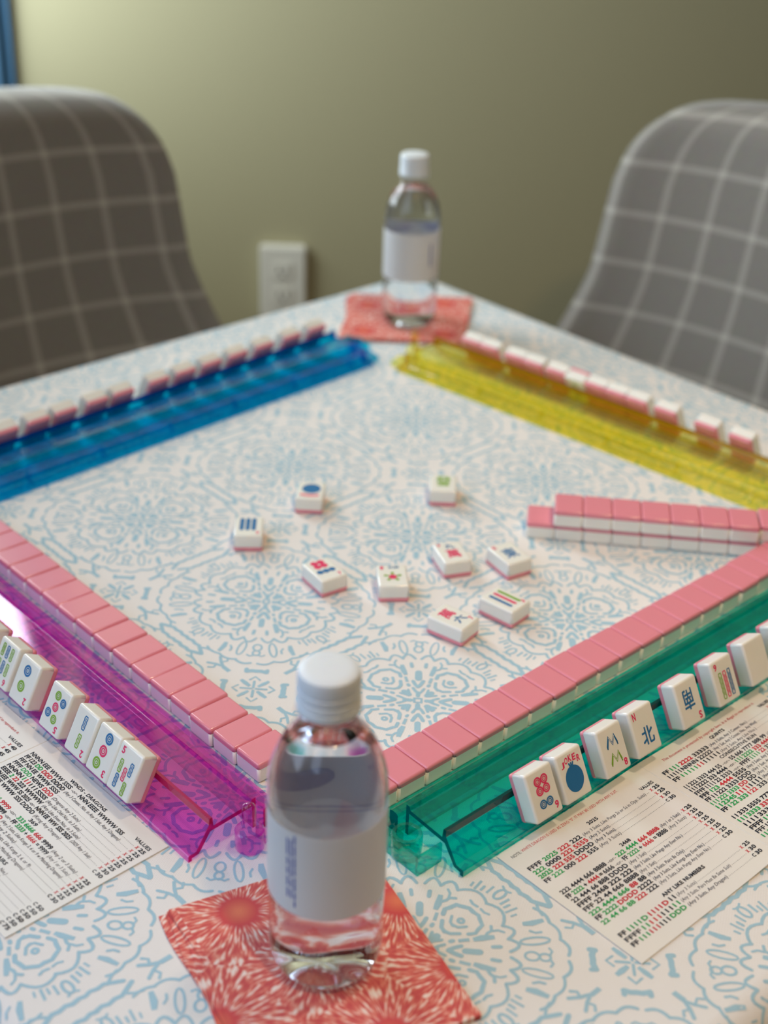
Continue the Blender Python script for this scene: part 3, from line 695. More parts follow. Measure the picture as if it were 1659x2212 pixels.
# ================================================================== RACKS
SLOPE = math.radians(62)
class Frame:
    def __init__(s, O, es, eu): s.O = Vector((O[0], O[1], 0)); s.es = Vector((es[0], es[1], 0)).normalized(); s.eu = Vector((eu[0], eu[1], 0)).normalized()
    def pt(s, a, u, z): return s.O+s.es*a+s.eu*u+Vector((0, 0, z))
def rack(key, fr, Lg, peg, label):
    root = empty('tile_rack', (fr.O.x, fr.O.y, 0)); tag(root, label, 'tile rack', 'four mahjong racks set in a square')
    rel = lambda a, u, z: tuple(fr.pt(a, u, z)-fr.O)
    def extrude(name, prof, a0, a1, parent, mi=0, cap=1, steps=1):
        v = []; f = []; fm = []; n = len(prof)
        for a in (a0, a1):
            for u, z in prof: v.append(rel(a, u, z))
        for i in range(n): j = (i+1) % n; f.append((i, j, n+j, n+i)); fm.append(mi)
        f.append(tuple(range(n))[::-1]); f.append(tuple(range(n, 2*n))); fm += [cap, cap]
        return mesh_obj(name, v, f, [M[key], M[key+'_edge']], fm, parent, recalc=True)
    tray = [(0, 0.4), (0, 4.2), (0.6, 4.8), (5.4, 5.2), (14.4, 18.9), (15.0, 23.2), (17.0, 23.2), (17.6, 17.3), (43.2, 18.9), (44.2, 21.3), (46.8, 21.3), (46.8, 0.4), (44.4, 0.4), (44.2, 16.1), (17.4, 14.4), (15.4, 14.2), (7.2, 2.8), (2.4, 2.2), (2.4, .4)]
    tr = extrude('tray', tray, 0, Lg, root)
    # dense ridge line where the slope meets the shelf
    extrude('ridge', [(14.7, 18.9), (15.1, 23.1), (16.9, 23.1), (17.3, 18.9)], 0.3, Lg-.3, tr, mi=1)
    bar = [(49.2, 0.6), (49.2, 13.0), (49.8, 14.0), (51.2, 14.5), (54.4, 14.5), (55.6, 14.0), (56.0, 13.0), (56.0, 3.6), (57, 3.0), (67.2, 2.6), (67.7, 2.0), (67.7, 0.6)]
    br = extrude('pusher_arm', bar, -4, Lg+4, root)
    a = 20
    while a < Lg:
        g = Geo(); v = [rel(a+da, u, z) for da in (0, 1.1) for u, z in ((56.1, 3.2), (56.1, 11.3), (57.5, 11.0), (62.5, 3.0))]
        g.add(v, [(0, 1, 2, 3), (7, 6, 5, 4), (0, 4, 5, 1), (1, 5, 6, 2), (2, 6, 7, 3), (3, 7, 4, 0)])
        g.obj('cross_rib', M[key], br, recalc=True); a += 73
    # hinge at the near end
    for end, sg in ((0, -1), (Lg, 1)):
        hp = Geo(); cc = fr.pt(end+sg*11, 34, 0)-fr.O
        if peg == (end == 0):
            pr_ = [(0.05, 0.6), (8.2, 0.6), (8.6, 1.4), (8.4, 12.5), (7.6, 13.4), (4.4, 13.6), (4.1, 15), (4.0, 27), (3.2, 29.6), (1.6, 30.9), (0.05, 31.2)]
            v, f = lathe_geo(pr_, 28); hp.add([(x+cc.x, y+cc.y, z) for x, y, z in v], f)
            ho = hp.obj('hinge_peg', [M[key], M[key+'_edge']], root, smooth=True)
        else:
            pr_ = [(5.0, 0.6), (8.6, 0.6), (9.0, 1.2), (9.0, 14.8), (8.4, 15.6), (6.4, 15.6), (5.8, 14.8), (5.0, 2)]
            v, f = lathe_geo(pr_, 28); hp.add([(x+cc.x, y+cc.y, z) for x, y, z in v], f)
            ho = hp.obj('hinge_socket', [M[key], M[key+'_edge']], root, smooth=True)
            gb = Geo()
            for (a0, a1, u0, u1) in ((0.5, 19, 16.5, 18.3), (17.2, 19, 18.3, 33), (17.2, 19.0, 33, 47)):
                v = [rel(end+sg*aa, u, z) for aa in (a0, a1) for u, z in ((u0, .6), (u0, 13.5), (u1, 13.5), (u1, .6))]
                gb.add(v, [(0, 1, 2, 3), (7, 6, 5, 4), (0, 4, 5, 1), (1, 5, 6, 2), (2, 6, 7, 3), (3, 7, 4, 0)])
            gb.obj('end_block', M[key], root, recalc=True)
        # arm from the hinge to the pusher bar
        ga = Geo()
        v = [rel(end+sg*aa, u, z) for aa, in ((6.5,), (15.5,)) for u, z in ((41.5, 1), (41.5, 7.5), (50, 7.5), (50, 1))]
        v2 = [rel(end+sg*aa, u, z) for aa in (3.0, 15.5) for u, z in ((50, 1), (50, 9), (63, 6), (63, 1))]
        for vv in (v, v2): ga.add(vv, [(0, 1, 2, 3), (7, 6, 5, 4), (0, 4, 5, 1), (1, 5, 6, 2), (2, 6, 7, 3), (3, 7, 4, 0)])
        ga.obj('hinge_arm', M[key], ho, recalc=True)
    return root
F_mag = Frame((327.6, 501.1), (0, 1), (1, 0)); F_teal = Frame((435.8, 395.1), (1, 0), (0, 1))
F_blue = Frame((866, 1029.5), (-math.cos(.0593), -math.sin(.0593)), (math.sin(.0593), -math.cos(.0593)))
F_yel = Frame((950.8, 941.1), (0.0888, -0.996), (-0.996, -0.0888))
RL = 470
rack('magenta', F_mag, RL, True, 'translucent magenta plastic tile rack on the left front side of the square')
rack('teal', F_teal, RL, False, 'translucent teal green plastic tile rack beside the open score card')
rack('blue', F_blue, RL, False, 'translucent blue plastic tile rack on the far left side')
rack('yellow', F_yel, RL, True, 'translucent yellow plastic tile rack on the far right side')
def racked(fr, a, label, group, art=None, flip=False, reverse=False, rightpos=True, tilt=SLOPE, lift=0.0):
    """tile leaning in the rack; a = position of its middle along the rack"""
    ch, sh = math.cos(tilt), math.sin(tilt)
    Y = fr.eu*ch+Vector((0, 0, sh)); Z = -fr.eu*sh+Vector((0, 0, ch)); X = Y.cross(Z)
    o = fr.pt(a, -6.9, 12.3+lift)+Y*15-Z*TT
    if reverse: o = o+Z*TT; Z = -Z; X = -X
    make_tile(Matrix(((X.x, Y.x, Z.x, o.x), (X.y, Y.y, Z.y, o.y), (X.z, Y.z, Z.z, o.z), (0, 0, 0, 1))), label, group, art, flip)
H = TW/2
gm = 'tiles standing in the magenta rack'
for y0, lb, art, fl in ((551.9, 'white tile with five bamboo sticks, nearest end of the magenta rack', 'bam5', False),
        (574.3, 'white tile with three dots in a column, in the magenta rack', 'dot3f', True),
        (598.2, 'white tile with two bamboo sticks, in the magenta rack', 'bam2', True),
        (628.0, 'white tile with five small dots, in the magenta rack', 'dot5', True),
        (665.0, 'white tile with two large dots, in the magenta rack', 'dot2', True),
        (690.8, 'white tile with six bamboo sticks, in the magenta rack', 'bam6', True),
        (721.0, 'white tile cut by the left picture edge, furthest visible in the magenta rack', 'dot2', True)):
    racked(F_mag, y0+H-501.1, lb, gm, art, fl)
gt = 'tiles standing in the teal rack'
for x0, lb, art, fl in ((487.8, 'white tile with six dots in pink and blue, nearest end of the teal rack', 'dot6', True),
        (513.2, 'white joker tile with a round blue picture, in the teal rack', 'joker', False),
        (549.0, 'white tile with an eight of two zigzag bamboos, in the teal rack', 'crak8', True),
        (578.5, 'white tile with a red N and blue character, in the teal rack', 'north', False),
        (622.5, 'white tile with a blue character and upside-down red S, in the teal rack', 'south', True),
        (659.5, 'white tile with nine bamboos in three columns, in the teal rack', 'bam9', False),
        (694.8, 'blank white tile standing in the teal rack', None, False),
        (727.5, 'white tile cut by the right picture edge, furthest visible in the teal rack', None, False)):
    racked(F_teal, x0+H-435.8, lb, gt, art, fl)
gb_ = 'tiles standing in the blue rack'
for i, x1 in enumerate((851.2, 818.1, 782.5, 749.5, 718, 687, 656.5, 617.4, 589.5, 556.8, 529.5, 498.4)):
    racked(F_blue, (866-x1)+H-1, '%s tile from the right in the blue rack, seen from its pink back' % ORD[i], gb_, 'dot5')
gy = 'tiles standing in the yellow rack'
yt = [905.5, 883.1, 852.0, 829.6, 802.6, 780.2, 757.8, 735.4, 713.0, 682.0, 640.5, 606.5]
for i, y1 in enumerate(yt):
    rv = (i == 5)
    racked(F_yel, (941.1-y1)+H, '%s tile from the left in the yellow rack%s' % (ORD[i], ', turned the other way round' if rv else ', pink back towards the middle'), gy, 'bam2', reverse=rv)

# ================================================================== SCORE CARDS
K, G_, R_, GN = 1, 2, 3, 4
def dots(k, x0, x1, y, step=1.25):
    x = x0
    while x < x1: k.disc(x, y+.35, 0.22, G_, 5); x += step
def row(k, y, segs, xe, paren, pe, val, x0, xr, dot_from=None):
    """x0..xe hand, paren to pe, dotted leader, value right aligned at xr"""
    put_segs(k, segs, x0, xe, y, 3.0)
    if paren: put_text(k, paren, xe+1.6, pe, y, 2.45, G_, shear=0.18)
    s0 = (pe+1.4) if paren else xe+1.6
    if val:
        dots(k, s0, xr-9.2, y)
        put_text(k, val[0], xr-8, xr-6, y, 2.35, R_ if val[0] == 'X' else K, bold=True)
        put_text(k, val[1], xr-4.9, xr, y, 2.6, K, bold=True)
def seg(s):
    out = []
    for wd in s.split():
        c = K
        if wd[0] == '~': c = R_; wd = wd[1:]
        elif wd[0] == '^': c = GN; wd = wd[1:]
        out.append((wd, G_ if wd == '-or-' else c))
    return out
def head(k, s, xc, w, y): put_text(k, s, xc-w/2, xc+w/2, y, 2.5, K, bold=True)
def right_card(k):
    # panel 1, origin at its top left corner; x right, y down is negative
    X = lambda x: x-461.5
    Yy = lambda y: y-394.0
    put_text(k, 'NOTE:', X(467.1), X(474.4), Yy(387.0), 2.25, K); put_text(k, 'WHITE DRAGON IS USED AS ZERO "0". IT MAY BE USED WITH ANY SUIT.', X(475.2), X(557.1), Yy(387.2), 2.25, R_)
    put_text(k, 'VALUES', X(567.6), X(579.2), Yy(378.3), 2.4, K, bold=True)
    head(k, '2025', X(525.5), 8.4, Yy(378.7))
    x0, xr = X(467.3), X(579.5)
    for i, (h, e, pr_, pe, vl) in enumerate((('FFFF ^2025 ~222 222', 510.3, '(Any 3 Suits, Like Pungs 2s or 5s in Opp. Suits)', 566.8, ('X', '25')),
            ('^222 0000 ~222 ~5555', 511.2, '(Any 2 Suits),', 530, ('X', '25')), ('^2025 ~222 ~555 DDDD', 511.4, '(Any 3 Suits).', 530.5, ('X', '30')),
            ('FF ^222 000 ~222 555', 510.6, '(Any 3 Suits)', 530, ('C', '30')))):
        row(k, Yy(374.0-4.1*i), seg(h), X(e), pr_, X(pe), vl, x0, xr)
    head(k, '2468', X(525.8), 8.2, Yy(354.6))
    for i, (h, e, pr_, pe, vl) in enumerate((('222 4444 666 8888 -or- ^222 ^4444 ~666 ~8888', 550.0, '(Any 1 or 2 Suits)', 568.5, ('X', '25')),
            ('FF ^2222 + ~4444 = 6666 -or- FF ^2222 + ~6666 = 8888', 552.5, '(Any 3 Suits)', 569.0, ('X', '25')),
            ('22 444 66 888 DDDD', 512.5, '(Any 1 Suit)', 528, ('X', '25')), ('FFFF 2468 222 222', 511.5, '(Any 3 Suits, Like Pungs Any Even No.)', 555, ('X', '25')),
            ('FFF 22 44 666 8888', 511.5, '(Any 1 Suit).', 527, ('X', '25')), ('^222 ^4444 ^666 ~88 88', 513, '(Any 3 Suits, Pairs 8s Only)', 546, ('X', '25')),
            ('FF ^2222 ~DDDD 2222', 513, '(Any 3 Suits, Like Kongs Any Even No.)', 558.5, ('X', '25')), ('^22 ^44 ^66 ^88 ~222 222', 513, '(Any 3 Suits, Like Pungs Any Even No.)', 559, ('C', '30')))):
        row(k, Yy(350.2-4.18*i), seg(h), X(e), pr_, X(pe), vl, x0, xr)
    head(k, 'ANY LIKE NUMBERS', X(526.3), 36.5, Yy(313.8))
    for i, (h, e, pr_, pe, vl) in enumerate((('FF ^1111 ^D ~1111 ~D 11', 513, '(Any 3 Suits)', 531, ('X', '25')), ('FFFF ^11 ~111 111 ^11', 511.5, '(Any 3 Suits, Pairs Must Be Same Suit)', 556, ('X', '30')),
            ('FF ^111 ~111 111 ^DDD', 511.8, '(Any 3 Suits, Any Dragon)', 547.4, ('C', '30')))):
        row(k, Yy(309.2-4.3*i), seg(h), X(e), pr_, X(pe), vl, x0, xr)
    # panel 2
    Yy = lambda y: y-394.0+0.0135*123
    put_text(k, 'This document is protected by copyright laws. It is illegal to reproduce it.', X(599.7), X(694.5), Yy(385.5), 2.2, R_, shear=.15)
    put_text(k, 'VALUES', X(693.5), X(705.0), Yy(380.6), 2.4, K, bold=True)
    head(k, 'QUINTS', X(649.1), 14.4, Yy(380.8)); x0, xr = X(589.6), X(705.5)
    for i, (h, e, pr_, pe, vl) in enumerate((('FF ^111 ~2222 33333', 633.8, '(Any 3 Suits, Any 3 Consec. Nos.)', 674, ('X', '40')), ('11111 NNNN 22222', 632.5, '(Any 1 Suit, Any 2 Consec. Nos., Any Wind)', 679, ('X', '45')),
            ('FF ^11111 ~11 11111', 634.5, '(Any 3 Suits, Any Like Nos.)', 673, ('X', '45')))):
        row(k, Yy(376.4-4.0*i), seg(h), X(e), pr_, X(pe), vl, x0, xr)
    head(k, 'CONSECUTIVE RUN', X(649.3), 37, Yy(364.7))
    for i, (h, e, pr_, pe, vl) in enumerate((('11 222 3333 444 55 -or- 55 666 7777 888 99', 672, '(Any 1 Suit)', 690, ('X', '25')), ('111 2222 333 4444 -or- ^111 ^2222 ~333 ~4444', 672, '(Any 1 or 2 Suits)', 692, ('X', '25')),
            ('FFFF 1111 22 3333 -or- FFFF ^1111 ~22 3333', 671, '(Any 1 or 3 Suits)', 692, ('X', '25')), ('FFF ^123 ~4444 5555', 634, '(Any 3 Suits, Any 5 Consec. Nos.)', 674, ('X', '25')),
            ('FF 11 222 3333 DDD', 634, '(Any 1 Suit, Any 3 Consec. Nos.)', 674, ('X', '25')), ('^111 ^222 ^3333 ~DD DD', 634, '(Any 3 Suits)', 652, ('X', '30')),
            ('^112345 ~1111 1111', 634, '(Any 5 Consec. Nos.)', 660, ('X', '30')), ('FF ^1 ^22 ^333 ~1 ~22 333', 634, '(Any 3 Suits)', 652, ('C', '30')))):
        row(k, Yy(360.1-3.87*i), seg(h), X(e), pr_, X(pe), vl, x0, xr)
    head(k, '13579', X(649.3), 10, Yy(329.2))
    for i, (h, e) in enumerate((('11 333 5555 777 99', 634), ('^111 ^3333 ~333 5555', 634), ('1111 333 5555', 630), ('FFFF ^111 ~333 555', 634), ('FFF 135 7777 9999', 634), ('^111 ^333 ~3333 ~5555', 634))):
        row(k, Yy(325.4-4.1*i), seg(h), X(e), '(Any 3 Suits)', X(e+18), ('X', '25'), x0, xr)
def left_card(k):
    # text runs along -y of the table; local x = along text, local y = up; origin at the card's near (right) top corner -> x negative
    a = 0.0
    X = lambda yy: (519.2-yy)      # table y -> local x
    def Yx(x): return x-325.0-3.3
    xr = X(522.4)
    head(k, 'WINDS - DRAGONS', X(584.7), 36.8, Yx(319.2)); put_text(k, 'VALUES', X(536.6), X(522.5), Yx(319.0), 2.4, K, bold=True)
    x0 = X(639.6)
    rows = (('NNNN EEE WWW SSSS -or- NNN EEEE WWWW SSS', 543.5, None, 0, ('X', '25')), ('FF 123 ^DD ~DDD DDDD', 598, '(Any 3 Consec. Nos. in Any 1 Suit, Any 3 Dragons)', 541, ('X', '25')),
            ('FFF NN EE WWW SSSS', 598, None, 0, ('X', '25')), ('FFFF ^DDD NEWS ~DDD', 598, '(Dragons Any 2 Suits)', 569, ('X', '25')),
            ('NNNN ^1 ~11 111 SSSS', 598, '(Any Like Odd Nos. in 3 Suits)', 562, ('X', '25')), ('EEEE ^2 ~22 222 WWWW', 596, '(Any Like Even Nos. in 3 Suits)', 557, ('X', '25')),
            ('NN EEE WWW SS 2025 -or- NNN EE WW SSS 2025', 560, '(2025 Any 1 Suit)', 540, ('X', '30')), ('NN EE WWW SSS DDDD', 592, '(Kong Any Dragon)', 564, ('C', '30')))
    for i, (h, e, pr_, pe, vl) in enumerate(rows): row(k, Yx(313.6+1.4-4.0*i), seg(h), X(e), pr_, X(pe) if pr_ else X(e), vl, x0, xr)
    head(k, '369', X(585.4), 7.2, Yx(283.0))
    rows = (('333 6666 ^666 ~9999 -or- ^333 ^6666 ~666 9999', 560, '(Any 2 or 3 Suits)', 535, ('X', '25')), ('FF ^3333 + ~6666 = 9999 -or- FF ^3333 + ~6666 = 9999', 558, '(Any 1 or 3 Suits)', 536, ('X', '25')),
            ('3333 ^DDD ~3333 ~DDD', 600, '(Any 2 Suits, Like Kongs 3, 6 or 9 w Matching Dragons)', 537, ('X', '25')), ('FFF 3333 ^369 ^9999', 600, '(Any 2 Suits)', 578, ('X', '25')),
            ('^33 ^66 ~99 3333 3333', 600, '(Any 3 Suits, Like Kongs 3, 6, or 9)', 556, ('X', '25')), ('FF ^333 D ~666 D 999 D', 600, '(Any 3 Suits w Matching Dragons)', 556, ('C', '30')))
    for i, (h, e, pr_, pe, vl) in enumerate(rows): row(k, Yx(278.9-4.0*i), seg(h), X(e), pr_, X(pe), vl, x0, xr)
    head(k, 'SINGLES AND PAIRS', X(585), 39, Yx(254.2))
    rows = (('NN EW SS 11 22 33 44', 598, '(Any 1 Suit, Any 4 Consec. Nos.)', 559, ('C', '50')), ('FF 2468 DD ^2468 ^DD', 598, '(Any 2 Suits w Matching Dragons)', 560, ('C', '50')),
            ('336 33669 336699', 598, '(Any 3 Suits)', 576, ('C', '50')), ('FF ^11 ^22 ~11 ~22 11 22', 598, '(Any 3 Suits)', 576, ('C', '50')), ('11 33 55 77 99 11 11', 598, '(Any 3 Suits)', 576, ('C', '50')),
            ('FF 2025 ^2025 ~2025', 598, '(3 Suits)', 580, ('C', '75')))
    for i, (h, e, pr_, pe, vl) in enumerate(rows): row(k, Yx(250.2-4.0*i), seg(h), X(e), pr_, X(pe), vl, x0, xr)
    # far panel
    put_text(k, 'This document is protected by copyright laws. It is illegal to reproduce it.', X(757), X(661.5), Yx(319.5), 2.2, R_, shear=.15)
    put_text(k, 'VALUES', X(663.5), X(648.8), Yx(313.6), 2.4, K, bold=True)
    rows = (('FF ^111 ~2222 33333', 716, '(Any 3 Suits, Any 3 Consec. Nos.)', 675, ('X', '40')), ('11111 NNNN 22222', 716, '(Any 1 Suit, Any Wind)', 690, ('X', '45')), ('FF ^11111 ~11 11111', 716, '(Any 3 Suits)', 696, ('X', '45')))
    for i, (h, e, pr_, pe, vl) in enumerate(rows): row(k, Yx(309.4-4.2*i), seg(h), X(e), pr_, X(pe), vl, X(762), X(648.6))
    head(k, 'CONSECUTIVE RUN', X(708), 37, Yx(297))
def card(name, loc, yaw, x0, xf, x1, ytop, ybot, drawer, label, lift, name2=False):
    """folded card: panels meet at xf; thin, slightly creased along the fold"""
    def zz(x): return 0.9+lift*math.exp(-((x-xf)/26.0)**2)
    n = 40; xs = [x0+(x1-x0)*i/n for i in range(n+1)]; xs = sorted(xs+[xf-0.4, xf, xf+0.4])
    root = empty(name, loc, (0, 0, yaw)); tag(root, label, 'score card', 'folded score cards')
    v = []; f = []
    def zc(x): return zz(x)-(0.5 if abs(x-xf) < 0.05 else 0)
    for s_, dz in ((0, 0), (1, -0.6)):
        for x in xs: v += [(x, ytop, zc(x)+dz), (x, ybot, zc(x)+dz)]
    m = len(xs)
    for i in range(m-1):
        f.append((2*i, 2*i+1, 2*i+3, 2*i+2)); f.append((2*m+2*i, 2*m+2*i+2, 2*m+2*i+3, 2*m+2*i+1))
        f.append((2*i, 2*i+2, 2*m+2*i+2, 2*m+2*i)); f.append((2*i+1, 2*m+2*i+1, 2*m+2*i+3, 2*i+3))
    f.append((0, 2*m, 2*m+1, 1)); f.append((2*m-2, 2*m-1, 4*m-1, 4*m-2))
    mesh_obj('card_sheet', v, f, M['paper'], parent=root)
    k = Ink(); drawer(k)
    bmv = [(x, y-(0.0135*min(x, 123) if name2 else 0), zz(x)+0.06+z_) for (x, y), z_ in zip(k.v, k.lz)]
    def cw(face):
        s_ = 0
        for i in range(len(face)):
            a = k.v[face[i]]; b = k.v[face[(i+1) % len(face)]]; s_ += a[0]*b[1]-b[0]*a[1]
        return face if s_ > 0 else face[::-1]
    mesh_obj('printed_text', bmv, [cw(q) for q in k.f], [M['paper'], M['ink_black'], M['ink_grey'], M['ink_red'], M['ink_green']], k.m, parent=root)
card('score_card', (461.5, 394.0, 0), 0, 0, 123.3, 246, 0.3, -103.2, right_card, 'open printed score card lying in front of the teal rack', 1.4, True)
card('score_card', (325.0, 519.2, 0), -math.pi/2+math.radians(1.6), -246, -124.4, 0.4, 1.5, -101.5, left_card, 'open printed score card lying in front of the magenta rack', 0.8)

# ================================================================== NAPKINS + BOTTLES
def napkin(corners, label, layers, dz=1.0):
    c = [Vector(p) for p in corners]; ctr = sum(c, Vector((0, 0)))/4
    root = empty('cloth_napkin', (ctr.x, ctr.y, 0)); tag(root, label, 'napkin', 'folded coral napkins')
    for L in range(layers):
        g = Geo(); n = 30; z0 = 0.5+L*dz; top = []
        offs = layers-1-L
        for face in (0, 1):
            for j in range(n+1):
                for i in range(n+1):
                    s_, t_ = i/n, j/n
                    p = (c[0]*(1-s_)*(1-t_)+c[1]*s_*(1-t_)+c[2]*s_*t_+c[3]*(1-s_)*t_)
                    q = p-ctr; ed = min(s_, 1-s_, t_, 1-t_)
                    wob = 1.6*math.sin(9*t_+L*1.7)*(1-s_)**6+1.0*math.sin(7*s_+L)*(t_)**6
                    e0 = (c[0]-c[1]).normalized()
                    q = q+e0*((offs*2.2+wob)*(1-s_)**4)
                    rnd = 0.0 if ed > 0.02 else -0.35*dz*(1-ed/0.02)
                    z = z0+(dz*0.93 if face else 0)*1.0+(rnd if face else -rnd*0.5)+0.35*math.sin(5*s_+2+L)*math.sin(4*t_+1)*(0.6 if ed > 0.05 else 0.2)*0
                    g.v.append((q.x, q.y, z))
        N_ = (n+1)*(n+1)
        for j in range(n):
            for i in range(n):
                a = j*(n+1)+i; g.f.append((a+N_, a+1+N_, a+n+2+N_, a+n+1+N_)); g.f.append((a, a+n+1, a+n+2, a+1))
        rim = [i for i in range(n+1)]+[(n+1)*j+n for j in range(1, n+1)]+[(n+1)*n+i for i in range(n-1, -1, -1)]+[(n+1)*j for j in range(n-1, 0, -1)]
        for i in range(len(rim)):
            a, b = rim[i], rim[(i+1) % len(rim)]; g.f.append((a, b, b+N_, a+N_))
        g.m = [0]*len(g.f)
        g.obj('folded_layer', M['napkin'], root, smooth=True, recalc=True)
napkin(((266.0, 350.0), (373.5, 319.5), (407.0, 445.0), (299.0, 475.5)), 'coral starburst print napkin under the front water bottle', 4, 0.85)
napkin(((895.2, 1028.5), (983.1, 944.4), (1083.4, 1032.9), (988.6, 1123.8)), 'coral print napkin under the back water bottle', 4, 0.85)
def bottle(x, y, z, yaw, label, front):
    root = empty('water_bottle', (x, y, z), (0, 0, yaw)); tag(root, label, 'bottle', 'bottles of water on coral napkins')
    prof = [(0.05, 5.5), (6, 5.2), (11, 3.2), (15, 0.6), (19.5, 0.0), (23.5, 1.6), (26.6, 5.6), (28.2, 11), (28.7, 17), (28.7, 24), (28.35, 27), (28.7, 30), (28.7, 50), (28.5, 52), (28.5, 105.5), (28.7, 107.5), (28.7, 112),
            (28.1, 121), (26.6, 128), (23.8, 135.5), (20.2, 142), (16.6, 147.4), (14.2, 151.4), (13.1, 154), (13.0, 156), (15.8, 156.4), (16.0, 157.6), (15.6, 158.6), (13.0, 159), (12.6, 166), (12.5, 176)]
    v, f = lathe_geo(prof, 72)
    v = [(a, b, c if c < 100 else 100+(c-100)*0.97) for a, b, c in v]
    # petal feet of the base
    vv = []
    for (a, b, c) in v:
        r = math.hypot(a, b); th = math.atan2(b, a)
        if c < 6 and 5 < r < 27: c = c+1.6*(0.5+0.5*math.cos(5*th))*math.sin(math.pi*(r-5)/22)
        vv.append((a, b, c))
    mesh_obj('plastic_shell', vv, f, M['pet'], parent=root, smooth=True)
    wp = [(0.05, 6.6)]+[(r-0.45, zc+(0.5 if zc < 6 else 0)+(0.5 if r < 20 and zc < 6 else 0)) for r, zc in prof[1:23]]
    wtop = 146.0
    wp = [q for q in wp if q[1] < wtop]; wp += [(15.0, wtop), (0.05, wtop-0.4)]
    v, f = lathe_geo(wp, 72)
    vv = []
    for (a, b, c) in v:
        r = math.hypot(a, b); th = math.atan2(b, a)
        if c < 7 and 5 < r < 27: c = c+1.6*(0.5+0.5*math.cos(5*th))*math.sin(math.pi*(r-5)/22)
        vv.append((a, b, c))
    mesh_obj('water', vv, f, M['water'], parent=root, smooth=True)
    # wrap label
    n = 72; g = Geo()
    for r in (28.95, 28.75):
        for zc in (53.8, 104.0):
            for i in range(n): a = 2*math.pi*i/n; g.v.append((r*math.cos(a), r*math.sin(a), zc))
    for i in range(n):
        j = (i+1) % n; g.f += [(i, j, n+j, n+i), (3*n+i, 3*n+j, 2*n+j, 2*n+i), (n+i, n+j, 3*n+j, 3*n+i), (i, 2*n+i, 2*n+j, j)]
    g.m = [0]*len(g.f); lb = g.obj('paper_label', M['label'], root, smooth=True)
    # small print: a vertical block of blue lines left of the front
    g = Geo(); ink = Ink()
    if front:
        rnd = random.Random(3)
        for ln in range(3):
            xx = -ln*2.1; y_ = 64.0 if ln else 59.0
            while y_ < 101-ln*1.5:
                h = rnd.uniform(2, 6); ink.stroke([(xx, y_), (xx, min(y_+h, 102))], 1.1, 0); y_ += h+rnd.uniform(0.9, 2.4)
        th0 = math.radians(-118.5)
    else:
        ink.stroke([(0, 70), (0, 92)], 2.0, 0); th0 = math.radians(-48)
    vv = [(29.02*math.cos(th0+px/29.0), 29.02*math.sin(th0+px/29.0), pz) for px, pz in ink.v]
    mesh_obj('label_print', vv, ink.f, M['label_ink'], parent=lb)
    # the brand-side artwork shows faintly on the inside of the far half
    ink = Ink()
    for (px, pz, a, b_, rr) in ((-14, 97, 9, 3.0, 0.5), (6, 96, 7, 3.6, -0.5), (16, 99, 6, 2.4, 0.6)): ink.poly(ell(px, pz, a, b_, rr, 14), 0)
    ink.stroke([(i*4-40, 86) for i in range(21)], 0.7, 0); ink.stroke([(i*4-40, 84) for i in range(21)], 0.7, 0)
    th0 = math.radians(90); vv = [(28.6*math.cos(th0+px/28.6), 28.6*math.sin(th0+px/28.6), pz) for px, pz in ink.v]
    mesh_obj('label_inner_print', vv, ink.f, M['label_back'], parent=lb)
    # cap with tamper ring
    g = Geo(); n = 90
    cp = [(0.05, 183.2), (9.5, 183.1), (12.4, 182.8), (13.9, 181.8), (14.5, 180.0), (14.6, 177), (14.6, 173.4), (14.2, 173), (14.2, 172.4), (14.6, 172), (14.7, 169.4), (14.3, 169), (14.3, 168.5), (14.7, 168), (14.8, 165.4), (14.3, 164.9), (14.4, 164.2), (14.9, 163.8), (14.9, 160.4), (13.6, 160.2), (13.4, 176)]
    v, f = lathe_geo([(r, z-2.4-max(0, z-173)*0.13) for r, z in cp[::-1]], n)
    vv = []
    for i, (a, b, c) in enumerate(v):
        r = math.hypot(a, b)
        if 171.3 < c < 178.5 and r > 14: k_ = 1-0.012*(i % 2); a *= k_; b *= k_
        vv.append((a, b, c))
    mesh_obj('screw_cap', vv, f, M['cap'], parent=root, smooth=True)
    return root
# local -y of a bottle looks at the photographer
bottle(338.8, 396.8, 3.85, -YAW, 'clear water bottle with a white label, in the foreground', True)
bottle(976.2, 1021.8, 3.85, -YAW, 'clear water bottle standing at the far corner of the table', False)

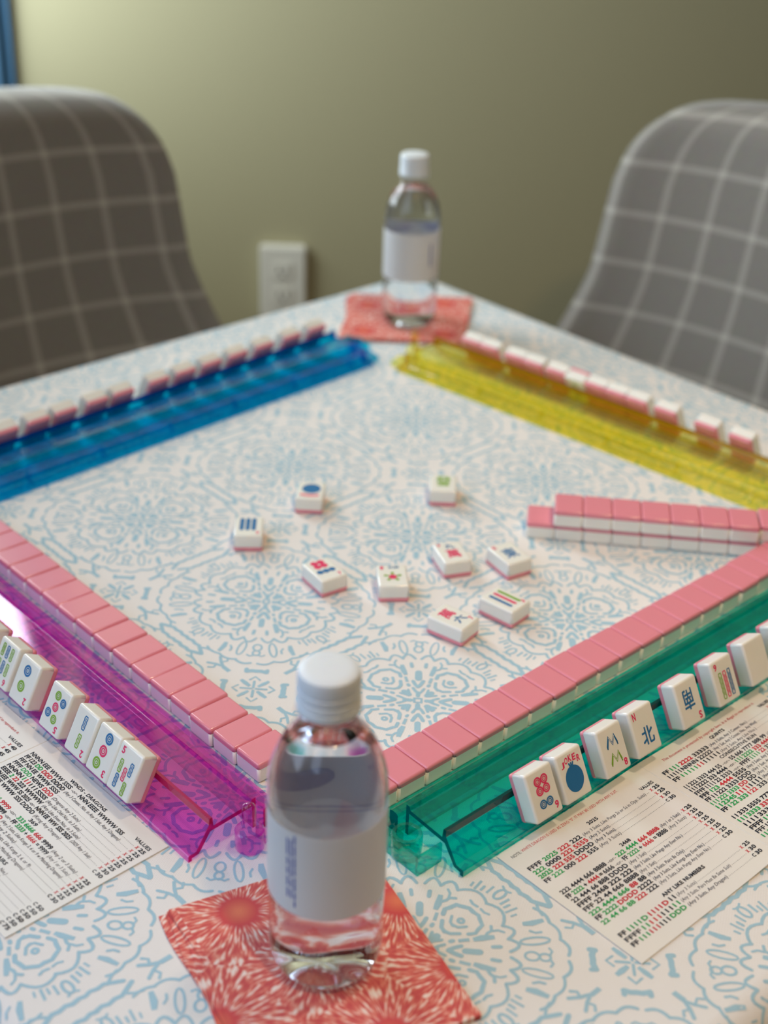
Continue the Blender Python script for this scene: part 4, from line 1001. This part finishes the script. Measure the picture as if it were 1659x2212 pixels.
# ================================================================== CHAIRS
def chair(name, cxm, cym, yaw, label, ztop=206, hw=244):
    """local: x across, -y faces the table, z up from the floor (mm)"""
    root = empty(name, (cxm, cym, -750), (0, 0, yaw)); tag(root, label, 'chair', 'plaid upholstered dining chairs')
    NX, NZ = 40, 34; ztop_f = 750+ztop; zb = 480; Rr = 90.0
    def W(z):
        d = ztop_f-z; base = hw+max(0, (ztop_f-70-z))*0.045+max(0, (760-z))**1.25*0.075
        if d < Rr: base = base-Rr+math.sqrt(max(0, Rr*Rr-(Rr-d)**2))*0.985
        return base
    zs = []
    for k in range(NZ+1):
        t = k/NZ; zs.append(zb+(ztop_f-zb)*(1-(1-t)**1.7))
    v = []; uv = []
    T = 34.0
    for side in (0, 1):
        for z in zs:
            w_ = max(W(z), 4); rec = (z-zb)*0.16
            for i in range(NX+1):
                a = -1+2*i/NX; a = math.sin(a*math.pi/2)*0.35+a*0.65; x = a*w_
                ex = max(0, abs(x)-0) ; curve = -62*(min(1.25, abs(x)/hw))**2.6
                ed = min(1.0, (1-abs(a))*w_/26.0); et = min(1.0, (ztop_f-z)/30.0)
                th = T*math.sqrt(max(0, 1-(1-ed)**2))*math.sqrt(max(0.0, 1-(1-et)**2)); bul = 7*(1-a*a)
                y = rec+curve+(-th-bul*min(ed, et) if side == 0 else th)
                crown = 10*(1-(a)**2)*max(0, 1-(ztop_f-z)/140)
                v.append((x, y, z+crown)); uv.append(((a*hw*1.0)*MM, z*MM*0.98))
    f = []; M_ = (NX+1)*(NZ+1)
    for k in range(NZ):
        for i in range(NX):
            a = k*(NX+1)+i; f.append((a, a+1, a+NX+2, a+NX+1)); f.append((M_+a, M_+a+NX+1, M_+a+NX+2, M_+a+1))
    for i in range(NX): f.append((i, M_+i, M_+i+1, i+1))
    for k in range(NZ):
        a = k*(NX+1); f.append((a, a+NX+1, M_+a+NX+1, M_+a)); b = a+NX; f.append((b, M_+b, M_+b+NX+1, b+NX+1))
    for i in range(NX):
        a = NZ*(NX+1)+i; f.append((a, a+1, M_+a+1, M_+a))
    def with_uv(nm, v, f, uv, mat):
        o = mesh_obj(nm, v, f, mat, parent=root, smooth=True)
        ul = o.data.uv_layers.new(name='UVMap')
        for lp in o.data.loops: ul.data[lp.index].uv = uv[lp.vertex_index]
        return o
    with_uv('backrest', v, f, uv, M['plaid'])
    # seat cushion
    n = 16; v = []; uv = []; f = []
    for side in (0, 1):
        for j in range(n+1):
            for i in range(n+1):
                a, b = -1+2*i/n, -1+2*j/n; e = max(abs(a), abs(b)); th = 45*math.sqrt(max(0, 1-max(0, (e-.8)/.2)**2))
                x = a*(hw+20); y = -175+b*165; v.append((x, y, 435+(th if side else -th*0.8))); uv.append((x*MM, y*MM))
    N_ = (n+1)**2
    for j in range(n):
        for i in range(n):
            a = j*(n+1)+i; f.append((a+N_, a+1+N_, a+n+2+N_, a+n+1+N_)); f.append((a, a+n+1, a+n+2, a+1))
    rim = [i for i in range(n+1)]+[(n+1)*j+n for j in range(1, n+1)]+[(n+1)*n+i for i in range(n-1, -1, -1)]+[(n+1)*j for j in range(n-1, 0, -1)]
    for i in range(len(rim)): a, b = rim[i], rim[(i+1) % len(rim)]; f.append((a, b, b+N_, a+N_))
    with_uv('seat', v, f, uv, M['plaid'])
    for sx in (-1, 1):
        for y0 in (-300, -60):
            g = Geo(); v = []
            for (zz_, r) in ((0, 14), (405, 22)):
                v += [(sx*(hw-40)+dx*r, y0+dy*r, zz_) for dx, dy in ((-1, -1), (1, -1), (1, 1), (-1, 1))]
            g.add(v, [(3, 2, 1, 0), (4, 5, 6, 7), (0, 1, 5, 4), (1, 2, 6, 5), (2, 3, 7, 6), (3, 0, 4, 7)]); g.obj('leg', M['wood'], root)
    return root
chair('dining_chair', 668, 1365, 0.0, 'grey plaid upholstered dining chair at the left, beyond the blue rack', ztop=193)
chair('dining_chair', 1300, 772, -math.pi/2, 'brownish plaid upholstered dining chair at the right, beyond the yellow rack', ztop=203)
